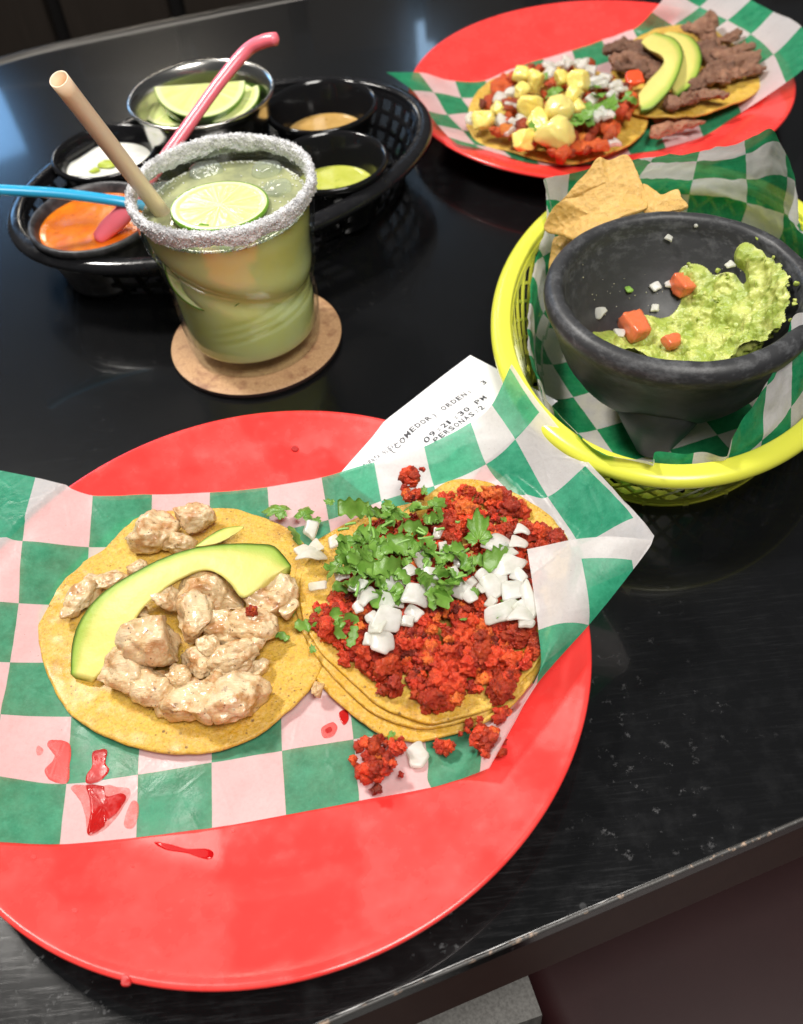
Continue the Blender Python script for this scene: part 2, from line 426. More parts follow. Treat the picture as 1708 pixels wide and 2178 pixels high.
def mat_chicken():
    m = Mt('grilled_chicken'); v = m.coord()
    n = m.noise(.8, 5, .6, v); f = m.noise(7, 4, .7, v)
    base = m.mix(m.ramp(n, [(.35, 0), (.6, 1)]), (.75, .59, .37), (.66, .47, .25))
    base = m.mix(m.ramp(m.noise(1.0, 5, .65, m.map(v, (1, 1, 1.3))), [(.50, 0), (.62, .85)]), base, (.46, .20, .055))
    base = m.mix(m.ramp(m.noise(2.2, 5, .7, v), [(.60, 0), (.69, .85)]), base, (.17, .06, .02))
    spk = m.ramp(m.voro(5.0, v), [(0, 1), (.08, 1), (.12, 0)])
    base = m.mix(m.math('MULTIPLY', spk, m.ramp(m.noise(1.5, 2, .5, v), [(.48, 0), (.6, .7)])), base, (.12, .06, .02))
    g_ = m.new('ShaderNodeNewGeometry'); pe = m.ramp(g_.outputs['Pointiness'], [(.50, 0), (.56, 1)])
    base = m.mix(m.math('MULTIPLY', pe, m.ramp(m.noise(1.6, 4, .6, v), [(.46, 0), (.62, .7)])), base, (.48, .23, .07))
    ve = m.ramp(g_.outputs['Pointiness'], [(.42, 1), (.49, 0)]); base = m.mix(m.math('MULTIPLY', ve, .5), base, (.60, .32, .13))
    pp = m.ramp(m.voro(4.5, v), [(0, 1), (.13, 1), (.18, 0)]); base = m.mix(m.math('MULTIPLY', pp, m.ramp(m.noise(1.2, 2, .5, v), [(.45, 0), (.6, .9)])), base, (.09, .04, .015))
    h = m.math('ADD', f, m.math('MULTIPLY', m.noise(2.0, 4, .6, m.map(v, (1, 6, 4), (0, 0, .6))), 2.6))
    return m.set(base=base, rough=m.ramp(m.noise(3, 3, .6, v), [(.35, .22), (.65, .5)]), spec=.55, sss=.25, sssr=(1, .55, .3), ssss=.004, coat=.6, coatr=.12, normal=m.bump(h, .5, .05))
def mat_meat(name, c1, c2, c3, gloss=.25):
    m = Mt(name); v = m.coord(); t = m.attr('tint')
    n = m.noise(2.5, 5, .65, v)
    base = m.mix(m.ramp(n, [(.35, 0), (.65, 1)]), c1, c2)
    base = m.mix(m.ramp(m.noise(1.0, 4, .6, v), [(.60, 0), (.72, .9)]), base, c3)
    base = m.mix(1.0, base, t, 'MULTIPLY')
    h = m.math('ADD', m.noise(9, 5, .8, v), m.math('MULTIPLY', m.voro(7.0, v), .7))
    return m.set(base=base, rough=m.ramp(m.noise(4, 3, .6, v), [(.35, gloss), (.65, gloss+.3)]), spec=.5, sss=.12, sssr=(1, .25, .15), ssss=.002, normal=m.bump(h, 1.0, .09))
def mat_attr(name, rough=.35, bumps=4, bstr=.3, sss=.15, sssr=(.5, .8, .2), mult=None, coat=0.0, bd=.04, vary=.0, ssss=.003, trans=0.0):
    m = Mt(name); v = m.coord(); c = m.attr('tint')
    if vary: c = m.mix(m.ramp(m.noise(1.6, 4, .6, v), [(.35, vary), (.65, 0)]), c, (.02, .02, .01))
    return m.set(base=c, rough=rough, sss=sss, sssr=sssr, ssss=ssss, coat=coat, coatr=.15, trans=trans, normal=m.bump(m.noise(bumps, 4, .65, v), bstr, bd))
def mat_leaf():
    m = Mt('cilantro_leaf'); v = m.coord()
    oi = m.new('ShaderNodeObjectInfo')
    n = m.noise(2.2, 4, .6, v)
    a = m.mix(m.ramp(n, [(.35, 0), (.65, 1)]), (.10, .27, .025), (.26, .46, .09))
    a = m.mix(m.math('MULTIPLY', oi.outputs['Random'], .6), a, (.19, .37, .06))
    m.set(base=a, rough=.32, spec=.5, normal=m.bump(m.noise(7, 4, .7, v), .5, .04))
    tl = m.new('ShaderNodeBsdfTranslucent'); m.l.new(m.mix(.5, a, (.3, .5, .04)), tl.inputs[0])
    m1 = m.new('ShaderNodeMixShader'); m1.inputs[0].default_value = .25; m.l.new(m.b.outputs[0], m1.inputs[1]); m.l.new(tl.outputs[0], m1.inputs[2])
    m.l.new(m1.outputs[0], m.o.inputs['Surface']); return m.m
def mat_onion():
    m = Mt('white_onion'); v = m.coord()
    n = m.noise(1.0, 3, .6, v)
    base = m.mix(m.ramp(n, [(.4, 0), (.65, 1)]), (.90, .89, .85), (.84, .85, .76))
    h = m.noise(2.5, 3, .6, m.map(v, (1, 5, 1)))
    m.set(base=base, rough=.25, spec=.5, sss=.35, sssr=(1, .95, .85), ssss=.004, coat=.2, coatr=.12, normal=m.bump(h, .35, .05))
    tr = m.new('ShaderNodeBsdfTransparent'); tr.inputs[0].default_value = (.95, .96, .90, 1); tl = m.new('ShaderNodeBsdfTranslucent'); m.l.new(base, tl.inputs[0])
    m1 = m.new('ShaderNodeMixShader'); m1.inputs[0].default_value = .35; m.l.new(m.b.outputs[0], m1.inputs[1]); m.l.new(tl.outputs[0], m1.inputs[2])
    m2 = m.new('ShaderNodeMixShader'); m.setin(m2.inputs[0], m.ramp(n, [(.35, .12), (.7, .34)])); m.l.new(m1.outputs[0], m2.inputs[1]); m.l.new(tr.outputs[0], m2.inputs[2])
    m.l.new(m2.outputs[0], m.o.inputs['Surface']); return m.m

MT = {}
MT['table'] = mat_table()
MT['plate'] = mat_plate()
MT['paper'] = mat_paper('checked_paper', margin=9.0)
MT['paper2'] = mat_paper('checked_paper_basket', (.03, .07), green=(.012, .27, .105))
MT['paper3'] = mat_paper('checked_paper_far', (.08, .15), green=(.02, .31, .14))
MT['tortilla'] = mat_tortilla()
MT['chicken'] = mat_chicken()
MT['chorizo'] = mat_meat('red_chorizo', (.76, .090, .024), (.54, .034, .013), (.14, .012, .007), .2)
MT['pastor'] = mat_meat('orange_pastor', (.62, .10, .02), (.45, .05, .012), (.30, .05, .02), .3)
MT['beef'] = mat_meat('brown_beef', (.33, .17, .10), (.22, .10, .06), (.10, .05, .03), .3)
MT['avocado'] = mat_attr('avocado_flesh', .48, 2.0, .6, .12, (.6, .8, .2), coat=.0, bd=.07)
MT['citrus'] = mat_attr('lime_flesh', .15, 5, .35, .3, (.6, .9, .3), coat=.4, bd=.03)
MT['guac'] = mat_attr('guacamole', .42, 3.2, .7, .3, (.7, .9, .2), coat=.08, bd=.07)
MT['leaf'] = mat_leaf()
MT['stem'] = mat_plain('cilantro_stem', (.22, .42, .09), .35, sss=.2, sssr=(.5, .8, .2), ssss=.002)
MT['onion'] = mat_onion()
MT['tomato'] = mat_attr('tomato', .2, 3, .2, .3, (1, .3, .1), coat=.3)
MT['pineapple'] = mat_attr('pineapple', .25, 4, .35, .4, (1, .8, .2), coat=.3, ssss=.005)

# ------------------------------------------------------------------ the setting
# tabletop outline: far edge follows a shallow curve, front edge is straight
far = [(-75, 60), (-55, 72), (-40, 81), (-30.1, 86.1), (-26.5, 87.6), (-23.6, 88.4), (-17.5, 90.0), (-10.4, 91.6), (5, 95.2), (40, 105), (80, 117)]
d0 = np.array([math.cos(math.radians(15.9)), math.sin(math.radians(15.9))])
e0 = np.array([-3.5, 8.7])
front = [tuple(e0+d0*t) for t in (95, 60, 30, 15, 0, -15, -30, -80)]
out = np.array(far+front); N = len(out)
table = empty('table', (0, 45, -75), label='long black laminate table with a scuffed top and chipped front edge', cat='table')
mid = out.mean(0); TH = 0.9
def inset(d): # move outline inwards a little
    c = mid; v = out-c; L = np.linalg.norm(v, axis=1)[:, None]; return c+v*(1-d/L)
rings = [(0.0, -TH+.05), (0.0, -.10), (.04, -.03), (.12, 0.0)]
V = np.concatenate([np.c_[inset(d), np.full(N, z)] for d, z in rings])
Fc = [gridf(len(rings), N, True)[:, ::-1], [3*N+i for i in range(N)][::-1], list(range(N))]
ob = mkp(table, 'tabletop', V, [f if isinstance(f, np.ndarray) else f for f in Fc], MT['table'], smooth=False)
bm = bmesh.new(); bm.from_mesh(ob.data); bmesh.ops.recalc_face_normals(bm, faces=bm.faces); bm.to_mesh(ob.data); bm.free()
# worn edging along the front: a thin proud strip with chips
m = Mt('worn_edging'); v = m.coord('World')
ch = m.ramp(m.noise(1.2, 5, .75, v), [(.55, 0), (.62, 1)])
base = m.mix(ch, m.mix(m.noise(.8, 4, .6, v), (.03, .03, .03), (.11, .105, .10)), (.42, .30, .22))
m.set(base=base, rough=.4, normal=m.bump(m.noise(4, 4, .7, v), .6, .05)); MT['edging'] = m.m
nrm2 = np.array([-d0[1], d0[0]])
K = 420; tt = np.linspace(-80, 95, K); acc = Acc()
path = np.c_[e0+d0*tt[:, None], np.zeros(K)]
jit = fbm(np.c_[tt*1.3, tt*0, tt*0], 4, 9)
prof = [(.10, .005), (.03, .010), (-.025, -.02), (-.035, -.07), (-.03, -.12), (.02, -.14)]
V = np.stack([path+np.c_[nrm2[0]*(a+(jit*.05 if k < 2 else 0*jit)), nrm2[1]*(a+(jit*.05 if k < 2 else 0*jit)), np.full(K, b)+(-np.maximum(0, jit)*.04)] for k, (a, b) in enumerate(prof)], 1).reshape(-1, 3)
mkp(table, 'edge_strip', V, [gridf(K, len(prof), True)], MT['edging'], label='pale chipped edging along the front of the table')
far2 = catmull(np.array([(a, b, -.52) for a, b in far]), 160); Vt, Ft = tube(far2, .8, 20)
mkp(table, 'edge_trim', Vt, Ft, mat_plain('dark_trim', (.10, .095, .09), .34, metal=1.0), label='rounded trim along the far edge of the table')
# apron below the top
m = Mt('brown_apron'); v = m.coord('World')
m.set(base=m.mix(m.noise(.7, 4, .6, v), (.030, .013, .010), (.05, .022, .017)), rough=.5); MT['apron'] = m.m
def box(a, b):  # axis box between corners
    a = np.array(a, float); b = np.array(b, float)
    V = np.array([[x, y, z] for z in (a[2], b[2]) for x, y in ((a[0], a[1]), (b[0], a[1]), (b[0], b[1]), (a[0], b[1]))])
    Fq = np.array([[0, 3, 2, 1], [4, 5, 6, 7], [0, 1, 5, 4], [1, 2, 6, 5], [2, 3, 7, 6], [3, 0, 4, 7]])
    return V, Fq
def along(t0, t1, n0, n1, z0, z1):  # box aligned with the front edge
    V, Fq = box((t0, n0, z0), (t1, n1, z1))
    W = np.c_[e0+d0*V[:, :1]+nrm2*V[:, 1:2], V[:, 2]]; return W, Fq
V, Fq = along(-78, 92, .15, 2.2, -5.4, -TH)
mkp(table, 'apron', V, [Fq], MT['apron'], smooth=False)
V, Fq = along(30, 36, 20, 26, -75, -5.5); mkp(table, 'leg', V, [Fq], MT['apron'], smooth=False)
V, Fq = along(-60, -54, 20, 26, -75, -5.5); mkp(table, 'leg', V, [Fq], MT['apron'], smooth=False)
# grey wood-grain post below the edge
m = Mt('grey_woodgrain'); v = m.coord('World')
g_ = m.noise(1.0, 5, .7, m.map(v, (6, 6, .5)))
m.set(base=m.mix(m.ramp(g_, [(.35, 0), (.65, 1)]), (.085, .08, .075), (.17, .165, .155)), rough=.5); MT['greywood'] = m.m
c_ = P(985, 2110, -16)
V, Fq = box((-1, -1, -59), (1, 1, 0)); V = V*[3.2, 2.2, 1]
post = mk('wooden_post', V@rotm(0, 0, math.radians(12)).T+[c_[0], c_[1], -15.5], [Fq], MT['greywood'], loc=(c_[0], c_[1], -75), smooth=False,
   label='grey wood-grain post standing below the front edge of the table', cat='post')
# maroon seat
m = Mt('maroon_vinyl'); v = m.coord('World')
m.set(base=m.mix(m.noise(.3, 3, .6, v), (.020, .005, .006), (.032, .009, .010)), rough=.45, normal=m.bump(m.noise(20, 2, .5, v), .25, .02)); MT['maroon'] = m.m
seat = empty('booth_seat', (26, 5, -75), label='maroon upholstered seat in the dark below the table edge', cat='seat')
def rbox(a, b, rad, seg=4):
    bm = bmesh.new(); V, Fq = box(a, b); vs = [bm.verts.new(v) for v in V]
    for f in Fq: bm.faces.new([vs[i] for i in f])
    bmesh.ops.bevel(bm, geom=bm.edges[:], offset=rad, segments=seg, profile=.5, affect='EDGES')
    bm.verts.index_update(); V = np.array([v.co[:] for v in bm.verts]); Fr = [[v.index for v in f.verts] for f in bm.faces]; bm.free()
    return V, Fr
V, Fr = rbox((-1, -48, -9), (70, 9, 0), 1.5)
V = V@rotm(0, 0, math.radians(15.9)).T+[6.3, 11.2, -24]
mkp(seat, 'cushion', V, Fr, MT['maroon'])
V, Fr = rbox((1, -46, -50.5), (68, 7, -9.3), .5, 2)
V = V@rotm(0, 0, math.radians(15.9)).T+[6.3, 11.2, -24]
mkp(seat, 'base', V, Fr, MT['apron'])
# floor and the slatted bench behind
m = Mt('dark_floor'); v = m.coord('World')
m.set(base=m.mix(m.noise(.05, 4, .6, v), (.016, .013, .011), (.03, .024, .020)), rough=.4)
V = np.array([[-600, -300, -75], [600, -300, -75], [600, 700, -75], [-600, 700, -75]]); mk('floor', V, [np.array([[0, 1, 2, 3]])], m.m, kind='structure')
m = Mt('dark_brown_board'); v = m.coord('World')
m.set(base=m.mix(m.noise(.3, 4, .6, m.map(v, (4, 4, .4))), (.018, .014, .011), (.034, .026, .021)), rough=.42); MT['board'] = m.m
bench = empty('slatted_bench', (0, 152, -75), label='dark brown bench back of upright boards beyond the far edge of the table', cat='bench')
for k in range(9):
    x0 = -76+k*17.5
    V, Fr = rbox((x0, 150, -73), (x0+15.2, 152.5, 30), .3, 2); mkp(bench, 'board', V, Fr, MT['board'], smooth=False)
V, Fr = rbox((-80, 153, -75), (85, 156, 28), .3, 2); mkp(bench, 'back_panel', V, Fr, mat_plain('black_panel', (.006, .005, .005), .6), smooth=False)
# ------------------------------------------------------------------ red plates
PC1, PR = np.array([-6.35, 22.55]), 13.35
PC2 = np.array([17.1, 66.9])
prof_in = [(0, .80), (5, .80), (8.3, .80), (9.0, .86), (9.6, 1.02), (10.2, 1.24), (11.0, 1.50), (12.2, 1.86), (12.95, 2.12), (13.2, 2.24), (13.33, 2.25), (13.4, 2.16), (13.38, 2.05),
           (13.2, 1.98), (12.4, 1.62), (11.0, 1.22), (10.0, .85), (9.4, .52), (8.8, .38), (8.6, .0), (8.3, .0), (8.1, .34), (4, .38), (0, .38)]
def plate_z(x, y, c=PC1):
    r = math.hypot(x-c[0], y-c[1]); a = prof_in[:11]
    return float(np.interp(r, [p[0] for p in a], [p[1] for p in a]))
def make_plate(c, label, name='plate'):
    p = []
    for (a, b) in zip(prof_in[:-1], prof_in[1:]):
        k = max(1, int(math.hypot(b[0]-a[0], b[1]-a[1])/.35))
        for t in range(k): p.append((a[0]+(b[0]-a[0])*t/k, a[1]+(b[1]-a[1])*t/k))
    p.append(prof_in[-1]); p[0] = (.001, p[0][1]); p[-1] = (.001, p[-1][1])
    V, Fq = lathe(p, 200, c)
    o = mk(name, V, [Fq[:, ::-1]], MT['plate'], loc=(c[0], c[1], 0), label=label, cat='plate', group='red plates on the table')
    return o
make_plate(PC1, 'round red plate in the foreground under the chicken and chorizo tacos')
make_plate(PC2, 'round red plate at the back right under the pineapple and beef tacos')

# ------------------------------------------------------------------ front checked paper
def onp(x, y, lift=.10):
    """paper height over the plate at picture point (x,y): solved by a few steps"""
    z = 1.2
    for _ in range(12):
        q = P(x, y, z); r = math.hypot(q[0]-PC1[0], q[1]-PC1[1])
        z = plate_z(q[0], q[1])+lift if r < 13.3 else 2.38
    return z
A = None
rows = {
 0: ([-1, 0, 1, 2, 3, 4, 5, 6, 7, 8, 9, 9.1], [(77, 1018), (197, 1053), (324, 1052), (447, 1048), (569, 1036), (684, 1016), (796, 984), (902, 949, 2.7), (1001, 899, 3.2), (1046, 862, 4.0), (1084, 783, 5.3), (1090, 777, 5.4)]),
 1: ([-1, 0, 1, 2, 3, 4, 5, 6, 7, 8, 9, 9.12], [(48, 1150), (190, 1165), (320, 1160), (445, 1150), (575, 1133), (699, 1106), (811, 1066), (923, 1034), (1034, 988, 2.5), (1096, 935, 3.3), (1147, 877, 4.3), (1155, 868, 4.4)]),
 2: ([-1, 0, 1, 2, 3, 4, 5, 6, 7, 8, 9, 9.1], [(40, 1283), (180, 1288), (310, 1290), (440, 1265), (580, 1235), (715, 1200), (830, 1160), (955, 1120), (1085, 1066, 1.9), (1165, 1056, 2.6), (1245, 990, 3.8), (1253, 984, 3.9)]),
 3: ([-1, 0, 1, 2, 3, 4, 5, 6, 7, 8, 9, 9.25], [(22, 1409), (165, 1405), (315, 1395), (455, 1370), (590, 1345), (722, 1308), (850, 1268), (985, 1225), (1110, 1180, 1.9), (1232, 1160, 2.7), (1347, 1102, 4.2), (1372, 1118, 4.4)]),
 3.45: ([-1, 0, 1, 2, 3, 4, 5, 6, 7, 8, 9, 9.35], [(14, 1460), (160, 1458), (310, 1450), (455, 1425), (594, 1400), (730, 1366), (862, 1325), (992, 1285), (1115, 1235, 1.9), (1240, 1200, 2.8), (1350, 1158, 4.3), (1388, 1150, 4.7)]),
 4: ([-1, 0, 1, 2, 3, 4, 5, 6, 7, 8, 8.87], [(2, 1520), (152, 1524), (300, 1515), (452, 1490), (597, 1465), (738, 1436), (875, 1400), (1000, 1360), (1115, 1310, 1.9), (1225, 1262, 2.8), (1347, 1211, 4.1)]),
 5: ([-1, 0, 1, 2, 3, 4, 5, 6, 7, 8], [(-8, 1650), (142, 1668), (294, 1648), (451, 1623), (600, 1597), (752, 1573), (902, 1546), (1020, 1500), (1130, 1432, 2.2), (1252, 1330, 3.3)]),
 5.6: ([-1, 0, 1, 2, 3, 4, 5, 6, 7], [(-15, 1735), (133, 1745), (291, 1728), (451, 1705), (605, 1677), (759, 1650), (911, 1622), (1015, 1585), (1142, 1455, 2.8)]),
 6: ([-1, 0, 1, 2, 3, 4, 5, 5.6, 6.2], [(-25, 1790), (127, 1795), (289, 1780), (451, 1760), (608, 1732), (764, 1703), (917, 1674), (981, 1656), (1040, 1634, 2.2)]),
}
NU, NV = 170, 110
js = sorted(rows); ctl = []
for j in js:
    us, pts = rows[j]
    # extend to the left, beyond the frame
    p = [P(q[0], q[1], q[2] if len(q) > 2 else onp(q[0], q[1])) for q in pts]
    d = (p[0]-p[1])*[1, 1, 0]; ext = [p[0]+d*k for k in (2.0, 1.0)]; us = [us[0]-2, us[0]-1]+list(us)
    for e in ext: e[2] = max(2.38, e[2]) if math.hypot(*(e[:2]-PC1)) > 12.9 else plate_z(e[0], e[1])+.1
    p = np.array(ext+p); uvz = np.c_[us, np.full(len(us), j)]
    full = np.c_[p, uvz]
    # resample by u fraction
    cc = catmull(full, NU)
    # re-parametrise so that columns are evenly spread in u
    ug = cc[:, 3]; tgt = np.linspace(ug[0], ug[-1], NU)
    ctl.append(np.stack([np.interp(tgt, ug, cc[:, k]) for k in range(5)], 1))
ctl = np.array(ctl)          # rows x NU x 5
G = np.stack([catmull(ctl[:, c], NV*3) for c in range(NU)], 1)
vv = np.linspace(0, 6, NV); G2 = np.zeros((NV, NU, 5))
for c in range(NU):
    vg = G[:, c, 4]; o = np.argsort(vg)
    for k in range(5): G2[:, c, k] = np.interp(vv, vg[o], G[o, c, k])
X = G2[..., :3].reshape(-1, 3); UV = G2[..., 3:].reshape(-1, 2)
rr = np.hypot(X[:, 0]-PC1[0], X[:, 1]-PC1[1])
crump = fbm(np.c_[X[:, :2]*.45, X[:, 2]*0], 3, 21)*.10+np.abs(fbm(np.c_[X[:, :2]*.9, X[:, 2]*0], 3, 25))*.05
zmin = np.array([plate_z(a, b)+(.12 if a > -8 and b > 27 else .06) if r < 13.3 else 2.47 for a, b, r in zip(X[:, 0], X[:, 1], rr)])
edgew = np.minimum(1, np.minimum(UV[:, 1], 6-UV[:, 1])*0+1)
X[:, 2] = np.maximum(X[:, 2]+crump*edgew, zmin)
def nearest_z(x, y):
    d = (X[:, 0]-x)**2+(X[:, 1]-y)**2; i = np.argpartition(d, 8)[:8]; w_ = 1/(d[i]+.004); return float((X[i, 2]*w_).sum()/w_.sum())
# flap folded back over the taco
crease = [(9.35, 3.45, 1388, 1150, 4.7), (8.87, 4, 1347, 1211, 4.1), (8, 5, 1252, 1330, 3.3), (7, 5.6, 1142, 1455, 2.8), (6.6, 5.8, 1090, 1545, 2.45), (6.2, 6, 1040, 1634, 2.2)]
inner = [(9.35, 6, 1121, 1169, 4.2), (8.87, 6, 1130, 1225, 4.1), (8, 6, 1145, 1340, 3.7), (7, 6, 1146, 1432, 3.1), (6.6, 6, 1085, 1545, 2.6), (6.2, 6, 1042, 1632, 2.25)]
c1 = np.array([[*P(a[2], a[3], a[4]), a[0], a[1]] for a in crease]); c2 = np.array([[*P(a[2], a[3], a[4]), a[0], a[1]] for a in inner])
C1 = catmull(c1, 60); C2 = catmull(c2, 60); T = np.linspace(0, 1, 40)
Fl = C1[:, None]*(1-T[None, :, None])+C2[:, None]*T[None, :, None]
Fl[..., 2] += np.sin(T*math.pi)[None, :]*.45*np.linspace(1, .1, 60)[:, None]+.03*np.minimum(1, T*8)[None]
fX = Fl[..., :3].reshape(-1, 3); fUV = Fl[..., 3:].reshape(-1, 2)
fX[:, 2] += fbm(fX*.5, 3, 31)*.08
nA = len(X)
liner = mk('paper_liner', np.concatenate([X, fX]), [gridf(NV, NU)[:, ::-1], gridf(60, 40, off=nA)], MT['paper'], loc=(PC1[0], PC1[1], .9), uv=np.concatenate([UV, fUV]),
   label='green and white checked paper on the front red plate with its right corner folded over', cat='paper liner', group='checked paper liners')

# ------------------------------------------------------------------ receipt
RZ = 2.42
rc = PL([(715, 973), (1000, 748), (1012, 752), (1110, 850), (900, 1100)], RZ)
a_, b_ = rc[0][:2], rc[1][:2]; ud = (b_-a_); L_ = np.linalg.norm(ud); ud /= L_; vd = np.array([ud[1], -ud[0]])
K1, K2 = 40, 40; gu, gv = np.meshgrid(np.linspace(0, L_, K1), np.linspace(0, 5.6, K2))
V = np.c_[a_[0]+ud[0]*gu.ravel()+vd[0]*gv.ravel(), a_[1]+ud[1]*gu.ravel()+vd[1]*gv.ravel(), np.zeros(K1*K2)]
def rz(x, y):
    q = np.c_[np.atleast_1d(x)*.25, np.atleast_1d(y)*.25, np.zeros(np.size(x))]
    r = np.hypot(np.atleast_1d(x)-PC1[0], np.atleast_1d(y)-PC1[1])
    pz = np.array([plate_z(PC1[0]+t, PC1[1]) for t in np.minimum(r, 13.2)])+.03
    k = ss(r, 12.4, 13.6); return pz*(1-k)+(2.36+fbm(q, 2, 40)*.05-np.maximum(0, r-13.6)*.03)*k
V[:, 2] = rz(V[:, 0], V[:, 1])
m = Mt('thermal_paper'); v = m.coord('World')
m.set(base=m.mix(m.noise(2, 3, .6, v), (.80, .80, .83), (.86, .86, .88)), rough=.45)
receipt = mk('receipt', V, [gridf(K2, K1)], m.m, loc=(*a_, 2.3), label='white till receipt sticking out from under the front checked paper', cat='receipt')
MT['ink'] = mat_plain('printer_ink', (.045, .045, .055), .6)
def glyphs(text):
    cu = bpy.data.curves.new('g', 'FONT'); cu.body = text; cu.resolution_u = 2; cu.offset = .022; o = bpy.data.objects.new('g', cu)
    me = bpy.data.meshes.new_from_object(o); V = np.array([v.co[:] for v in me.vertices]) if len(me.vertices) else np.zeros((0, 3))
    Fr = [list(p.vertices) for p in me.polygons]; bpy.data.objects.remove(o); bpy.data.curves.remove(cu); bpy.data.meshes.remove(me)
    return V, Fr
def print_line(parent, text, p0, p1, z0, hgt, fill=.78, tilt=0):
    """one line of monospaced print between two picture points"""
    def on_(p):
        z = z0
        for _ in range(8): q = P(*p, z); z = float(rz(q[0], q[1])[0])
        return P(*p, z)[:2]
    s = on_(p0); e = on_(p1); d = e-s; W = np.linalg.norm(d); d /= W; nn = np.array([-d[1], d[0]]); cell = W/len(text)
    acc = Acc()
    for i, chx in enumerate(text):
        if chx == ' ': continue
        if chx in ':.=':
            bars = {':': [(.3, .08, .28, .18), (.3, .45, .28, .18)], '.': [(.3, 0, .28, .18)], '=': [(.08, .22, .7, .09), (.08, .48, .7, .09)]}[chx]
            for bx, by, bw, bh in bars:
                q = np.array([s+d*cell*(i+bx+dx*bw)+nn*hgt*(by+dy*bh) for dx, dy in ((0, 0), (1, 0), (1, 1), (0, 1))])
                acc.add(np.c_[q, rz(q[:, 0], q[:, 1])+.012], [[0, 1, 2, 3]])
            continue
        V, Fr = glyphs(chx)
        if not len(V): continue
        wd = max(V[:, 0].max()-V[:, 0].min(), .30); x = (V[:, 0]-V[:, 0].min())/wd*cell*fill if chx not in ':.)(,' else (V[:, 0]-V[:, 0].min())/.55*cell*.6+cell*.25
        y = V[:, 1]/.72*hgt
        q = s+d*(cell*i+x[:, None])+nn*y[:, None]
        acc.add(np.c_[q, rz(q[:, 0], q[:, 1])+.012], Fr if False else [list(f) for f in Fr])
    V, Fr = acc.get()
    return mkp(parent, 'printed_line', V, Fr, MT['ink'], smooth=False)
def z2(x, y): return (584.8+x/2.008, 717.7+y/2.008)
print_line(receipt, '(COMEDOR) ORDEN:  3', z2(500, 500), z2(912, 190), RZ, .30)
print_line(receipt, '09:21:30 PM', z2(648, 455), z2(912, 255), RZ, .30)
print_line(receipt, 'PERSONAS:2', z2(690, 452), z2(902, 298), RZ, .30)
print_line(receipt, '== CUENTA NUEVA ==', z2(350, 585), z2(560, 432), RZ, .26, .7)

# ------------------------------------------------------------------ tortillas
def tortilla(bpx, z, label, thick=.17, wav=.05, seed=0, onto=None, group='corn tortillas under the tacos', zf=None):
    if onto is not None:
        zf = []
        for p in bpx:
            zz = z
            for _ in range(6): q = P(*p, zz); zz = max(z, nearest_z(q[0], q[1])+onto)
            zf.append(zz)
    B = PL(bpx, z); c = B.mean(0)
    if zf is not None:
        B = np.array([P(p[0], p[1], zz) for p, zz in zip(bpx, zf)]); c = B.mean(0); c[2] = z
    V, Fc = slab(B, c, thick, rings=60, n=220, edge=.012)
    q = np.c_[V[:, :2]*.35, np.full(len(V), seed)]
    V[:, 2] += (fbm(q, 3, seed)+.1)*wav*2+fbm(np.c_[V[:, :2]*2.0, np.full(len(V), seed)], 3, seed+1)*.022
    global TOPV
    TOPV = V[:1+60*220]
    return mk('tortilla', V, Fc, MT['tortilla'], label=label, cat='tortilla', group=group)
T1 = [(82, 1350), (86, 1290), (120, 1215), (180, 1155), (280, 1105), (380, 1088), (500, 1088), (590, 1115), (650, 1160), (690, 1230), (700, 1320), (682, 1435), (600, 1530), (500, 1588), (400, 1607), (250, 1580), (150, 1520), (100, 1430)]
tortilla(T1, 1.14, 'yellow corn tortilla under the chicken and avocado on the front plate', seed=1, wav=.05)
def z4(x, y): return (584.8+x/2.677, 957+y/2.677)
T2a = [z4(*p) for p in [(75, 900), (110, 1080), (220, 1300), (400, 1480), (590, 1620), (760, 1668), (920, 1648), (1100, 1600), (1300, 1500), (1450, 1350), (1530, 1200), (1650, 900), (1680, 560), (1600, 420), (1450, 300), (1200, 190), (1000, 185), (800, 300), (500, 380), (200, 560), (100, 720)]]
T2b = [z4(*p) for p in [(150, 900), (190, 1040), (290, 1190), (450, 1340), (620, 1480), (850, 1560), (1000, 1548), (1250, 1470), (1420, 1310), (1510, 1190), (1640, 850), (1675, 560), (1590, 420), (1420, 300), (1180, 200), (980, 200), (780, 320), (480, 420), (250, 560), (150, 720)]]
T2c = [z4(*p) for p in [(115, 850), (150, 1020), (270, 1230), (430, 1400), (600, 1530), (800, 1590), (980, 1575), (1230, 1500), (1400, 1340), (1500, 1200), (1640, 900), (1670, 600), (1590, 440), (1400, 320), (1180, 220), (980, 230), (750, 350), (450, 460), (200, 560), (120, 700)]]
tortilla(T2a, 1.14, 'bottom tortilla of the chorizo taco, its edge showing lowest', seed=5, wav=.05, onto=.03)
tortilla(T2c, 1.36, 'middle tortilla of the chorizo taco, its edge between the other two', seed=6, wav=.04, onto=.2)
tortilla(T2b, 1.60, 'top tortilla of the chorizo taco, right under the red chorizo', seed=8, wav=.05, onto=.36)

